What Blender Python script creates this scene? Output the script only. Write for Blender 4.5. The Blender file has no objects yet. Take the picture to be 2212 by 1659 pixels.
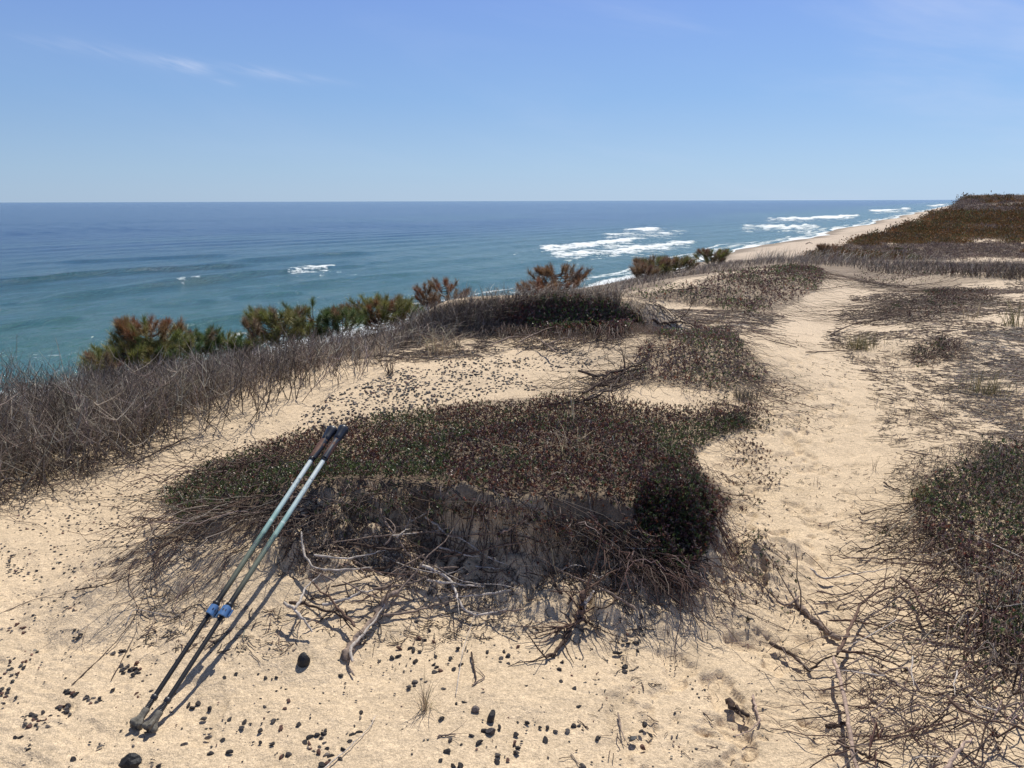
import bpy, math, random
import numpy as np
from mathutils import Matrix, Vector

rng = np.random.default_rng(11)
random.seed(11)
scene = bpy.context.scene
C = scene.collection

# ---------------------------------------------------------------- camera, sky, sun, exposure
CAM_H = 1.55
FPX = 769.0 * 2212 / 1024            # focal length in units of a 2212-px-wide picture
PITCH = math.radians(13.4)
ROLL = math.radians(0.16)
cr, sr = math.cos(ROLL), math.sin(ROLL)
_f = np.array([0, math.cos(PITCH), -math.sin(PITCH)])
_r0 = np.array([1.0, 0, 0])
_u0 = np.array([0, math.sin(PITCH), math.cos(PITCH)])
RIGHT = cr * _r0 - sr * _u0
UP = sr * _r0 + cr * _u0
FWD = _f
CAMP = np.array([0, 0, CAM_H])
cam_d = bpy.data.cameras.new("camera")
cam = bpy.data.objects.new("camera", cam_d)
C.objects.link(cam)
cam.matrix_world = Matrix(((RIGHT[0], UP[0], -FWD[0], 0), (RIGHT[1], UP[1], -FWD[1], 0),
                           (RIGHT[2], UP[2], -FWD[2], CAM_H), (0, 0, 0, 1)))
cam_d.sensor_width = 36
cam_d.lens = 36 * 769 / 1024
cam_d.clip_start = 0.05
cam_d.clip_end = 120000
scene.camera = cam

SUN_EL, SUN_AZ = math.radians(55), math.radians(19)      # azimuth to the right of +Y
w = bpy.data.worlds.new("World")
scene.world = w
w.use_nodes = True
nt = w.node_tree
nt.nodes.clear()
out = nt.nodes.new("ShaderNodeOutputWorld")
bg = nt.nodes.new("ShaderNodeBackground")
sky = nt.nodes.new("ShaderNodeTexSky")
sky.sky_type = 'NISHITA'
sky.sun_disc = False
sky.sun_elevation = SUN_EL
sky.sun_rotation = SUN_AZ
sky.altitude = 0
sky.air_density = 1.0
sky.dust_density = 0.3
sky.ozone_density = 2.0
SKY_STR = 0.105
bg.inputs[1].default_value = SKY_STR
def wn(t, **k):
    n = nt.nodes.new(t)
    for a, b in k.items(): setattr(n, a, b)
    return n
def wm(op, a, b=None, c=None):
    n = wn("ShaderNodeMath", operation=op)
    for i, v in enumerate((a, b, c)):
        if v is None: continue
        if hasattr(v, 'links'): nt.links.new(v, n.inputs[i])
        else: n.inputs[i].default_value = v
    return n.outputs[0]
hs = wn("ShaderNodeHueSaturation")
hs.inputs['Hue'].default_value = 0.515
hs.inputs['Saturation'].default_value = 1.12
hs.inputs['Value'].default_value = 1.0
nt.links.new(sky.outputs[0], hs.inputs['Color'])
tc = wn("ShaderNodeTexCoord")
sep = wn("ShaderNodeSeparateXYZ")
nt.links.new(tc.outputs['Generated'], sep.inputs[0])
azi = wm('ARCTAN2', sep.outputs[0], sep.outputs[1])
ele = wm('ARCSINE', sep.outputs[2])
# thin cirrus veil: noise stretched along the azimuth
comb = wn("ShaderNodeCombineXYZ")
nt.links.new(wm('MULTIPLY', azi, 2.2), comb.inputs[0])
nt.links.new(wm('ADD', wm('MULTIPLY', ele, 9.0), wm('MULTIPLY', azi, 1.6)), comb.inputs[1])
veil = wn("ShaderNodeTexNoise")
veil.inputs['Scale'].default_value = 1.3
veil.inputs['Detail'].default_value = 7
veil.inputs['Roughness'].default_value = 0.55
veil.inputs['Distortion'].default_value = 0.4
nt.links.new(comb.outputs[0], veil.inputs['Vector'])
vr = wn("ShaderNodeMapRange"); vr.interpolation_type = 'SMOOTHSTEP'
vr.inputs[1].default_value = 0.45; vr.inputs[2].default_value = 0.85
nt.links.new(veil.outputs[0], vr.inputs[0])
vside = wn("ShaderNodeMapRange"); vside.interpolation_type = 'SMOOTHSTEP'
vside.inputs[1].default_value = -0.35; vside.inputs[2].default_value = 0.9
vside.inputs[3].default_value = 0.06; vside.inputs[4].default_value = 0.5
nt.links.new(azi, vside.inputs[0])
cloud = wm('MULTIPLY', vr.outputs[0], vside.outputs[0])
# three small wisps
comb2 = wn("ShaderNodeCombineXYZ")
nt.links.new(wm('MULTIPLY', azi, 9.0), comb2.inputs[0])
nt.links.new(wm('ADD', wm('MULTIPLY', ele, 60.0), wm('MULTIPLY', azi, 16.0)), comb2.inputs[1])
wnz = wn("ShaderNodeTexNoise"); wnz.inputs['Scale'].default_value = 3.0; wnz.inputs['Detail'].default_value = 5
nt.links.new(comb2.outputs[0], wnz.inputs['Vector'])
def sky_dir(px, py):
    d = FWD + RIGHT * (px - 1106) / FPX - UP * (py - 829.5) / FPX
    d = d / np.linalg.norm(d)
    return math.atan2(d[0], d[1]), math.asin(d[2])
for (px, py, ra, re, st) in ((395, 140, .026, .0065, .62), (575, 158, .036, .0055, .36), (240, 112, .045, .007, .16), (110, 95, .03, .006, .12), (700, 172, .03, .004, .1), (490, 178, .012, .003, .2)):
    a0, e0 = sky_dir(px, py)
    u = wm('DIVIDE', wm('SUBTRACT', azi, a0), ra)
    v = wm('DIVIDE', wm('ADD', wm('SUBTRACT', ele, e0), wm('MULTIPLY', wm('SUBTRACT', azi, a0), .13)), re)
    r2 = wm('ADD', wm('MULTIPLY', u, u), wm('MULTIPLY', v, v))
    g = wm('EXPONENT', wm('MULTIPLY', r2, -1.0))
    nz = wm('MULTIPLY', g, wm('MULTIPLY', wm('SUBTRACT', wnz.outputs[0], 0.28), 2.4 * st))
    cloud = wm('ADD', cloud, wm('MAXIMUM', nz, 0.0))
mixc = wn("ShaderNodeMix", data_type='RGBA')
mixc.clamp_factor = True
mixc.inputs['B'].default_value = (6.6, 7.2, 9.0, 1)
nt.links.new(cloud, mixc.inputs['Factor'])
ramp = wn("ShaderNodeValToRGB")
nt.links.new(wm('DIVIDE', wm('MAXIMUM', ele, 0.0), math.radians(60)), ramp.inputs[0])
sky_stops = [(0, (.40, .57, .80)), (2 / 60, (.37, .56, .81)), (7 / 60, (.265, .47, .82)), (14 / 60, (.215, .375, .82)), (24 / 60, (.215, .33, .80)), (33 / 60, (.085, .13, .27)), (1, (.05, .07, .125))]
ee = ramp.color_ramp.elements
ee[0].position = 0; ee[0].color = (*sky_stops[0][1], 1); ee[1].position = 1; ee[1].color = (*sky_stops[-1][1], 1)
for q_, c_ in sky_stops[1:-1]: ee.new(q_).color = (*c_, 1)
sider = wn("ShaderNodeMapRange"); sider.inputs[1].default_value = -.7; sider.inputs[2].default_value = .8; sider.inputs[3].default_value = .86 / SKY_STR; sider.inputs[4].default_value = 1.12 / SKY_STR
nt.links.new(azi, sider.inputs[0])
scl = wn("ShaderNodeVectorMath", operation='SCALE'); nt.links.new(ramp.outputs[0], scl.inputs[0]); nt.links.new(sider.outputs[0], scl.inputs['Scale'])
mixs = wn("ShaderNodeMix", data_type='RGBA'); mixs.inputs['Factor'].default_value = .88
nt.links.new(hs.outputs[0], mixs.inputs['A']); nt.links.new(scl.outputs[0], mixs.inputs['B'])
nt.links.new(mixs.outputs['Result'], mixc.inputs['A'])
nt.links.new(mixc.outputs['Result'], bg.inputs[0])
nt.links.new(bg.outputs[0], out.inputs[0])

sun_d = bpy.data.lights.new("sun", 'SUN')
sun_d.energy = 5.0
sun_d.angle = math.radians(0.55)
sun_d.color = (1.0, 0.955, 0.88)
sun = bpy.data.objects.new("sun", sun_d)
C.objects.link(sun)
sdir = Vector((math.cos(SUN_EL) * math.sin(SUN_AZ), math.cos(SUN_EL) * math.cos(SUN_AZ), math.sin(SUN_EL)))
sun.rotation_euler = sdir.to_track_quat('Z', 'Y').to_euler()
sun.location = (5, 5, 20)
scene.view_settings.view_transform = 'Standard'
scene.view_settings.look = 'None'
scene.view_settings.exposure = 0.0
scene.view_settings.gamma = 1.0
scene.view_settings.use_curve_mapping = False

# ---------------------------------------------------------------- numeric helpers
def hsh(ix, iy, seed):
    n = (ix.astype(np.int64) * 374761393 + iy.astype(np.int64) * 668265263 + seed * 974634777) & 0xffffffff
    n = ((n ^ (n >> 13)) * 1274126177) & 0xffffffff
    n = ((n ^ (n >> 16)) * 2246822519) & 0xffffffff
    return ((n ^ (n >> 15)) & 0xffffff) / float(0xffffff)
def vnoise(x, y, seed=0):
    x0 = np.floor(x); y0 = np.floor(y)
    fx = x - x0; fy = y - y0
    ux = fx * fx * fx * (fx * (fx * 6 - 15) + 10); uy = fy * fy * fy * (fy * (fy * 6 - 15) + 10)
    a = hsh(x0, y0, seed); b = hsh(x0 + 1, y0, seed); c = hsh(x0, y0 + 1, seed); d = hsh(x0 + 1, y0 + 1, seed)
    return (a * (1 - ux) + b * ux) * (1 - uy) + (c * (1 - ux) + d * ux) * uy
def fbm(x, y, f=1.0, octv=4, seed=0, rough=.5):
    """about -1..1"""
    x = np.asarray(x, float); y = np.asarray(y, float)
    t = 0; a = 1; n = 0
    for i in range(octv):
        ca, sa = math.cos(i * 1.1), math.sin(i * 1.1)
        t = t + a * (vnoise((x * ca - y * sa) * f + 17.3 * i, (x * sa + y * ca) * f - 9.1 * i, seed + i) * 2 - 1)
        n += a; a *= rough; f *= 2.03
    return t / n
def sstep(a, b, x):
    t = np.clip((x - a) / (b - a), 0, 1)
    return t * t * (3 - 2 * t)
def inpoly(px, py, poly):
    px = np.asarray(px); py = np.asarray(py)
    r = np.zeros(px.shape, bool)
    n = len(poly)
    for i in range(n):
        x1, y1 = poly[i]; x2, y2 = poly[(i + 1) % n]
        c = ((y1 > py) != (y2 > py)) & (px < (x2 - x1) * (py - y1) / (y2 - y1 + 1e-12) + x1)
        r ^= c
    return r
def segdist(px, py, pts, closed=False):
    d = np.full(np.shape(px), 1e9)
    n = len(pts)
    for i in range(n if closed else n - 1):
        x1, y1 = pts[i]; x2, y2 = pts[(i + 1) % n]
        dx, dy = x2 - x1, y2 - y1
        t = np.clip(((px - x1) * dx + (py - y1) * dy) / (dx * dx + dy * dy + 1e-12), 0, 1)
        d = np.minimum(d, np.hypot(px - x1 - t * dx, py - y1 - t * dy))
    return d
def sdpoly(px, py, poly):
    d = segdist(px, py, poly, True)
    return np.where(inpoly(px, py, poly), d, -d)        # positive inside

# ---------------------------------------------------------------- the lie of the land
TH = math.radians(30.5)                                   # coast runs away at this angle right of view
def sd(x, y):
    return x * math.sin(TH) + y * math.cos(TH), -x * math.cos(TH) + y * math.sin(TH)
SEA_Z = -24.5
MOUND = [(-1.4, 2.78), (-1.3, 3.05), (-1.05, 3.4), (-.8, 3.65), (-.5, 3.9), (0, 4.1), (.5, 4.12), (1.0, 4.15), (1.18, 3.75),
         (.92, 3.2), (.88, 2.92), (.70, 2.72), (.45, 2.68), (.1, 2.72), (-.35, 2.82), (-.75, 2.85), (-1.1, 2.75)]
MOUND = [(a_ * 1.08, b_ * 1.08 + (.04 if a_ > .3 and b_ < 3 else 0)) for a_, b_ in MOUND]
def dc_of(s):
    return 5.7 + 4.0 * sstep(18, 45, s) + 2.5 * sstep(60, 250, s)
def ridge(x, y, x0, y0, x1, y1, wd, hgt, front=None):
    """a rounded hummock along a segment; the side towards -Y may be steeper"""
    dx, dy = x1 - x0, y1 - y0
    t = np.clip(((x - x0) * dx + (y - y0) * dy) / (dx * dx + dy * dy), 0, 1)
    ex, ey = x - x0 - t * dx, y - y0 - t * dy
    if front: ey = np.where(ey < 0, ey * wd / front, ey)
    q = np.hypot(ex, ey) / wd
    return hgt * (1 - sstep(0.15, 1.0, q))
def height(x, y, fine=True):
    x = np.asarray(x, float); y = np.asarray(y, float)
    r = np.hypot(x, y)
    s, d = sd(x, y)
    z = -0.25 * sstep(14, 22, s) - 2.35 * sstep(20, 60, s) - 1.1 * sstep(60, 170, s) - .6 * sstep(100, 300, s) + 12.5 * sstep(280, 1600, s)
    z = z + sstep(-8, -200, d) * 1.2 * sstep(80, 500, s)
    z = z + fbm(x, y, .045, 3, 31) * 0.6 * sstep(22, 70, r) + fbm(x, y, .012, 3, 37) * 1.5 * sstep(120, 500, r)
    # gentle swells of the sand near by
    near = 1 - sstep(25, 60, r)
    z = z + near * (fbm(x, y, .35, 3, 5) * .07 * sstep(2, 5, r) + .10 * sstep(2.2, 5.5, x - .45 * (y - 3)) * (1 - sstep(16, 22, s)))
    z = z + near * .13 * sstep(4.2, 6.6, y) * (1 - sstep(9, 14, r)) * (1 - sstep(1.2, 2.6, x - .2 * y + .2))
    # hollow of the path
    path = [(.55, 1.2), (.75, 2.3), (1.55, 4.2), (2.9, 7.2), (4.6, 10.8), (6.2, 14.5), (7.6, 18)]
    pd = segdist(x, y, path)
    z = z - near * .07 * (1 - sstep(.1, .9 + .03 * r, pd))
    # hummocks
    z = z + ridge(x, y, -.5, 8.35, 1.3, 8.6, 1.0, .34, .42)
    z = z + ridge(x, y, 1.2, 7.0, 2.0, 6.9, 1.1, .15, 1.0)
    z = z + ridge(x, y, 3.1, 12.4, 5.4, 14.8, 2.2, .28, 1.4)
    z = z + ridge(x, y, 2.9, 2.2, 3.3, 3.7, 1.5, .11, 1.3)
    z = z + ridge(x, y, 4.6, 8.4, 6.0, 9.6, 1.5, .10, 1.3)
    z = z + ridge(x, y, 9.5, 15.5, 13.5, 17, 2.2, .25)
    # the hummock in the middle with its scoured front
    m = (r < 7) if np.ndim(r) else np.array(r < 7)
    mm = np.where(m)
    if np.size(mm[0]):
        xm, ym = (x[mm], y[mm]) if np.ndim(r) else (x, y)
        jag = fbm(xm, ym, 2.4, 5, 77, .6) * .13
        q = sdpoly(xm, ym, MOUND) + jag - .02
        yf = sstep(3.6, 3.2, ym)                        # 1 on the front
        wl = sstep(-.9, -1.35, xm)                        # the lower left lobe
        wr = sstep(.45, .8, xm)                           # the right shoulder
        hol = sstep(-.45, -.2, xm) * sstep(.62, .4, xm)   # the scooped hollow under the brow
        top = .355 - .07 * wl - .02 * wr
        back = top * sstep(-.12, .55, q)
        lf = sstep(-.25, -.65, xm)
        lip = .185 - .05 * hol - .04 * wl + .02 * wr + .045 * lf
        reach = .44 - .10 * wl + .02 * wr + .42 * lf * (1 - .5 * wl)
        slope = lip * np.clip((q + reach) / reach, 0, 1) ** 1.2
        front = slope + (top - lip) * sstep(-.07 - .05 * wl - .10 * wr, .10 - .05 * hol + .3 * wl + .05 * wr, q)
        lump = (np.abs(fbm(xm, ym, 5.5, 4, 99)) * .12 - .02) * (1 - .6 * wl) + fbm(xm, ym, 16, 2, 98) * .012
        front = front + sstep(-.42, -.2, q) * (1 - sstep(.02, .14, q)) * lump
        hm = back * (1 - yf) + front * yf
        if np.ndim(r): z = z.copy(); z[mm] += hm
        else: z = z + hm
    # edge of the bluff, face, beach
    dc = dc_of(s) + fbm(s, d * .2, .12, 3, 51) * (.25 + 1.2 * sstep(20, 60, s))
    e = d - dc
    drop = np.where(e < 0, 0, np.where(e < 2.5, .11 * e * e, .6875 + (.55 + .35 * sstep(250, 600, s)) * (e - 2.5)))
    zb = z - drop - .10 * np.clip(e + 1.2, 0, 1.2) ** 2
    wl0 = 103 + 5 * np.sin(s / 55.0) * sstep(100, 250, s)
    beach = SEA_Z + .065 * (wl0 - d) + .25 * np.sin(s / 9.0 + d * .1) * sstep(115, 80, d)
    z = np.where(e > 0, np.maximum(zb, beach), zb)
    if fine:
        a = (1 - sstep(6, 16, r)) * (e < 0)
        z = z + a * (fbm(x, y, 4.5, 3, 61) * .010 + fbm(x, y, 14, 2, 65) * .0035)
        # trodden path: heel dents and the cross-ribs of soles and tyres
        pt = np.exp(-(pd / (.28 + .05 * r)) ** 2) * (1 - sstep(5, 13, r)) + .25 * (1 - sstep(3.5, 8, r)) * (x < -.9)
        dent = fbm(x, y, 8.5, 3, 71)
        rib = np.sin((x * .35 + y * .94 + fbm(x, y, 1.3, 2, 75) * .12) * 2 * math.pi / .042)
        z = z + pt * (-.026 * sstep(.08, .4, dent) + .0055 * rib * sstep(.05, .35, fbm(x, y, 2.6, 2, 79)))
    return z

# a raster of the near ground for quick lookups
_GX = np.arange(-9, 13, .02); _GY = np.arange(-.5, 22, .02)
_gx, _gy = np.meshgrid(_GX, _GY, indexing='ij')
_GZ = height(_gx, _gy, False)
del _gx, _gy
_height = height
def height(x, y, fine=True):
    if fine and np.size(x) > 200000: return _height(x, y, fine)
    x = np.asarray(x, float); y = np.asarray(y, float)
    fx = (x + 9) / .02; fy = (y + .5) / .02
    nx, ny = _GZ.shape
    ins = (fx >= 0) & (fy >= 0) & (fx < nx - 1) & (fy < ny - 1)
    ix = np.clip(fx.astype(int), 0, nx - 2); iy = np.clip(fy.astype(int), 0, ny - 2)
    ux = fx - ix; uy = fy - iy
    z = (_GZ[ix, iy] * (1 - ux) + _GZ[ix + 1, iy] * ux) * (1 - uy) + (_GZ[ix, iy + 1] * (1 - ux) + _GZ[ix + 1, iy + 1] * ux) * uy
    if not np.all(ins):
        z = np.array(z); z[~ins] = _height(x[~ins], y[~ins], False)
    return z

def project(P):
    """world points -> position in the 2212-wide picture, and depth"""
    q = P - CAMP
    dz = q @ FWD
    return 1106 + FPX * (q @ RIGHT) / dz, 829.5 - FPX * (q @ UP) / dz, dz
def rays(px, py):
    px = np.atleast_1d(np.asarray(px, float)); py = np.atleast_1d(np.asarray(py, float))
    d = FWD[None] + RIGHT[None] * ((px - 1106) / FPX)[:, None] - UP[None] * ((py - 829.5) / FPX)[:, None]
    return d / np.linalg.norm(d, axis=1)[:, None]
TT = np.geomspace(1.0, 4000, 480)
def hit(px, py, lift=0.0):
    """where the line of sight through a spot of the photo meets the land (raised by lift)"""
    d = rays(px, py)
    lift = np.broadcast_to(np.asarray(lift, float), (len(d),))
    tl = np.full(len(d), 3900.0); th = np.full(len(d), 4000.0); done = np.zeros(len(d), bool)
    for c0 in range(0, len(TT) - 1, 60):
        if done.all(): break
        ts = TT[c0:c0 + 61]; ii = np.where(~done)[0]
        P = CAMP + d[ii][:, None] * ts[None, :, None]
        bl = P[..., 2] < height(P[..., 0].ravel(), P[..., 1].ravel(), False).reshape(P.shape[:2]) + lift[ii][:, None]
        any_ = bl.any(1); k = bl.argmax(1)
        th[ii[any_]] = ts[k[any_]]; tl[ii[any_]] = ts[np.maximum(k[any_] - 1, 0)]
        done[ii[any_]] = True
    for _ in range(18):
        tm = (tl + th) / 2
        P = CAMP + d * tm[:, None]
        b = P[:, 2] < height(P[:, 0], P[:, 1], False) + lift
        th = np.where(b, tm, th); tl = np.where(b, tl, tm)
    return CAMP + d * th[:, None]
def on_ground(x, y, lift=0.0):
    return np.stack([x, y, height(x, y, True) + lift], -1)

# ---------------------------------------------------------------- mesh building
def px_points(poly, n):
    xs = [q_[0] for q_ in poly]; ys = [q_[1] for q_ in poly]
    o = []
    got = 0
    while got < n:
        a_ = rng.uniform(min(xs), max(xs), n * 2); b_ = rng.uniform(min(ys), max(ys), n * 2)
        m = inpoly(a_, b_, poly); o.append(np.stack([a_[m], b_[m]], -1)); got += m.sum()
    o = np.concatenate(o)[:n]
    return o
class Geo:
    def __init__(s): s.v = []; s.q = []; s.t = []; s.c = []; s.n = 0
    def add(s, v, q=None, t=None, c=(.5, .5, .5)):
        v = np.asarray(v, float).reshape(-1, 3)
        if q is not None and len(q): s.q.append(np.asarray(q).reshape(-1, 4) + s.n)
        if t is not None and len(t): s.t.append(np.asarray(t).reshape(-1, 3) + s.n)
        s.v.append(v)
        c = np.asarray(c, float)
        s.c.append(np.broadcast_to(c, (len(v), 3)) if c.ndim == 1 else c)
        s.n += len(v)
    def build(s, name, mat, parent=None, smooth=True):
        me = bpy.data.meshes.new(name)
        V = np.concatenate(s.v) if s.v else np.zeros((0, 3))
        Q = np.concatenate(s.q) if s.q else np.zeros((0, 4), int)
        T = np.concatenate(s.t) if s.t else np.zeros((0, 3), int)
        off = np.zeros(3)
        ob = bpy.data.objects.new(name, me)
        me.vertices.add(len(V)); me.vertices.foreach_set('co', (V - off).astype(np.float32).ravel())
        me.loops.add(len(Q) * 4 + len(T) * 3)
        me.loops.foreach_set('vertex_index', np.concatenate([Q.ravel(), T.ravel()]).astype(np.int32))
        me.polygons.add(len(Q) + len(T))
        me.polygons.foreach_set('loop_start', np.concatenate([np.arange(len(Q)) * 4, len(Q) * 4 + np.arange(len(T)) * 3]).astype(np.int32))
        me.polygons.foreach_set('use_smooth', np.full(len(Q) + len(T), smooth))
        me.update(calc_edges=True)
        ca = me.color_attributes.new('Col', 'FLOAT_COLOR', 'POINT')
        cc = np.concatenate(s.c)
        ca.data.foreach_set('color', np.concatenate([cc, np.ones((len(cc), 1))], 1).astype(np.float32).ravel())
        me.materials.append(mat)
        C.objects.link(ob)
        if parent is not None: ob.parent = parent
        return ob
def tag(o, label=None, cat=None, group=None, kind=None):
    if label: o['label'] = label
    if cat: o['category'] = cat
    if group: o['group'] = group
    if kind: o['kind'] = kind
    return o
def empty(name, loc=(0, 0, 0)):
    o = bpy.data.objects.new(name, None)
    o.empty_display_size = .1
    C.objects.link(o); o.location = loc
    return o
def rebase(root, *kids):
    """move the thing's origin to its base without moving its parts"""
    for k in kids:
        k.matrix_parent_inverse = Matrix.Translation(-Vector(root.location))
def nrm(v): return v / (np.linalg.norm(v, axis=-1, keepdims=True) + 1e-12)
def tubes(g, paths, rad, col, sides=3):
    P = np.asarray(paths, float)
    if P.ndim == 2: P = P[None]
    N, K, _ = P.shape
    R = np.broadcast_to(np.asarray(rad, float), (N, K))
    T = np.empty_like(P)
    T[:, 1:-1] = P[:, 2:] - P[:, :-2]; T[:, 0] = P[:, 1] - P[:, 0]; T[:, -1] = P[:, -1] - P[:, -2]
    T = nrm(T)
    ref = np.where(np.abs(T[:, :1, 2:3]) > .8, np.array([1.0, 0, 0]), np.array([0, 0, 1.0]))
    A = nrm(np.cross(T, np.broadcast_to(ref, T.shape))); B = np.cross(T, A)
    an = np.arange(sides) * 2 * math.pi / sides
    V = P[:, :, None] + R[:, :, None, None] * (A[:, :, None] * np.cos(an)[None, None, :, None] + B[:, :, None] * np.sin(an)[None, None, :, None])
    i = np.arange(N)[:, None, None] * K * sides + np.arange(K - 1)[None, :, None] * sides
    j = np.arange(sides)[None, None]; j2 = (j + 1) % sides
    Q = np.stack(np.broadcast_arrays(i + j, i + j2, i + sides + j2, i + sides + j), -1)
    col = np.asarray(col, float)
    if col.ndim == 2 and len(col) != N * K * sides: col = np.repeat(col, K * sides, axis=0)
    g.add(V, Q.reshape(-1, 4), c=col)
def ribbons(g, paths, wid, col, side=None):
    P = np.asarray(paths, float); N, K, _ = P.shape
    W = np.broadcast_to(np.asarray(wid, float), (N, K))
    if side is None:
        a = rng.uniform(0, 2 * math.pi, N); side = np.stack([np.cos(a), np.sin(a), np.zeros(N)], -1)
    S = side[:, None] * W[:, :, None] * .5
    V = np.stack([P - S, P + S], 2)
    i = np.arange(N)[:, None] * K * 2 + np.arange(K - 1)[None] * 2
    Q = np.stack([i, i + 1, i + 3, i + 2], -1)
    col = np.asarray(col, float)
    if col.ndim == 2: col = np.repeat(col, K * 2, axis=0)
    g.add(V, Q.reshape(-1, 4), c=col)
def leaves(g, base, dirv, length, width, col):
    """one folded lozenge per leaf"""
    N = len(base)
    d = nrm(dirv)
    side = nrm(np.cross(d, nrm(rng.normal(size=(N, 3)) * .45 + np.array([0, 0, 1.0]))))
    up = np.cross(side, d)
    L = np.broadcast_to(length, (N,))[:, None]; W = np.broadcast_to(width, (N,))[:, None]
    b = base; t = base + d * L; m = base + d * L * .58 + up * W * .22
    V = np.stack([b, m + side * W * .5, t, m - side * W * .5], 1)
    g.add(V, np.arange(N * 4).reshape(N, 4), c=np.repeat(col, 4, axis=0))
def palette(cols, wts, n, var=.25):
    cols = np.array(cols, float)
    k = rng.choice(len(cols), n, p=np.array(wts) / np.sum(wts))
    return cols[k] * rng.uniform(1 - var, 1 + var, (n, 1)) * rng.uniform(.93, 1.07, (n, 3))

# ---------------------------------------------------------------- materials
def new_mat(name):
    m = bpy.data.materials.new(name); m.use_nodes = True
    return m, m.node_tree, m.node_tree.nodes['Principled BSDF']
def veg_mat(name, rough=.6, spec=.35, bump=0, trans=0):
    m, t, p = new_mat(name)
    a = t.nodes.new('ShaderNodeAttribute'); a.attribute_name = 'Col'
    t.links.new(a.outputs['Color'], p.inputs['Base Color'])
    p.inputs['Roughness'].default_value = rough
    p.inputs['Specular IOR Level'].default_value = spec
    if trans:
        tr = t.nodes.new('ShaderNodeBsdfTranslucent')
        t.links.new(a.outputs['Color'], tr.inputs['Color'])
        mx = t.nodes.new('ShaderNodeMixShader'); mx.inputs[0].default_value = trans
        t.links.new(p.outputs[0], mx.inputs[1]); t.links.new(tr.outputs[0], mx.inputs[2])
        t.links.new(mx.outputs[0], t.nodes['Material Output'].inputs[0])
    if bump:
        tcn = t.nodes.new('ShaderNodeTexCoord')
        mp = t.nodes.new('ShaderNodeMapping'); mp.inputs['Scale'].default_value = (1, 1, 1)
        n = t.nodes.new('ShaderNodeTexNoise'); n.inputs['Scale'].default_value = bump; n.inputs['Detail'].default_value = 4
        t.links.new(tcn.outputs['Object'], mp.inputs[0]); t.links.new(mp.outputs[0], n.inputs['Vector'])
        b = t.nodes.new('ShaderNodeBump'); b.inputs['Strength'].default_value = .7; b.inputs['Distance'].default_value = .004
        t.links.new(n.outputs[0], b.inputs['Height']); t.links.new(b.outputs[0], p.inputs['Normal'])
        r = t.nodes.new('ShaderNodeMapRange'); r.inputs[1].default_value = .3; r.inputs[2].default_value = .7; r.inputs[3].default_value = .55; r.inputs[4].default_value = 1.25
        t.links.new(n.outputs[0], r.inputs[0])
        vm = t.nodes.new('ShaderNodeVectorMath'); vm.operation = 'SCALE'
        t.links.new(a.outputs['Color'], vm.inputs[0]); t.links.new(r.outputs[0], vm.inputs['Scale'])
        t.links.new(vm.outputs[0], p.inputs['Base Color'])
    return m
M_LEAF = veg_mat('glossy_leaf', .44, .5, trans=.12)
M_TWIG = veg_mat('twig_bark', .8, .25)
M_WOOD = veg_mat('weathered_wood', .85, .2, bump=90)
M_GRASS = veg_mat('dry_grass', .6, .3, trans=.2)
M_NEEDLE = veg_mat('pine_needles', .55, .3, trans=.15)
M_BRUSH = veg_mat('brush', .8, .15, trans=.1)
M_STONE = veg_mat('stone', .62, .4, bump=160)

# sand
M_SAND, t, p = new_mat('sand')
a = t.nodes.new('ShaderNodeAttribute'); a.attribute_name = 'Col'
tcn = t.nodes.new('ShaderNodeTexCoord')
def noise(t, src, scale, detail=3, rough=.5):
    n = t.nodes.new('ShaderNodeTexNoise'); n.inputs['Scale'].default_value = scale; n.inputs['Detail'].default_value = detail
    n.inputs['Roughness'].default_value = rough
    t.links.new(src, n.inputs['Vector']); return n.outputs[0]
def mrange(t, src, a0, a1, b0, b1):
    n = t.nodes.new('ShaderNodeMapRange')
    for i, v in enumerate((a0, a1, b0, b1)): n.inputs[i + 1].default_value = v
    t.links.new(src, n.inputs[0]); return n.outputs[0]
def mth(t, op, a_, b_):
    n = t.nodes.new('ShaderNodeMath'); n.operation = op
    for i, v in enumerate((a_, b_)):
        if hasattr(v, 'links'): t.links.new(v, n.inputs[i])
        else: n.inputs[i].default_value = v
    return n.outputs[0]
gr = noise(t, tcn.outputs['Object'], 330, 2, .7)
gr2 = noise(t, tcn.outputs['Object'], 120, 3, .7)
gr3 = noise(t, tcn.outputs['Object'], 5, 5, .65)
f1 = mth(t, 'MULTIPLY', mrange(t, gr, .3, .7, .68, 1.24), mrange(t, gr2, .3, .7, .72, 1.26))
f1 = mth(t, 'MULTIPLY', f1, mth(t, 'MULTIPLY', mrange(t, noise(t, tcn.outputs['Object'], 42, 3, .6), .3, .7, .86, 1.12), mrange(t, gr3, .3, .7, .9, 1.07)))
vm = t.nodes.new('ShaderNodeVectorMath'); vm.operation = 'SCALE'
t.links.new(a.outputs['Color'], vm.inputs[0]); t.links.new(f1, vm.inputs['Scale'])
t.links.new(vm.outputs[0], p.inputs['Base Color'])
p.inputs['Roughness'].default_value = .9; p.inputs['Specular IOR Level'].default_value = .15
b = t.nodes.new('ShaderNodeBump'); b.inputs['Strength'].default_value = .85; b.inputs['Distance'].default_value = .009
hh = mth(t, 'ADD', mth(t, 'MULTIPLY', gr, .35), mth(t, 'ADD', mth(t, 'MULTIPLY', gr2, .5), mth(t, 'MULTIPLY', noise(t, tcn.outputs['Object'], 28, 4, .6), 1.6)))
t.links.new(hh, b.inputs['Height']); t.links.new(b.outputs[0], p.inputs['Normal'])

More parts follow.
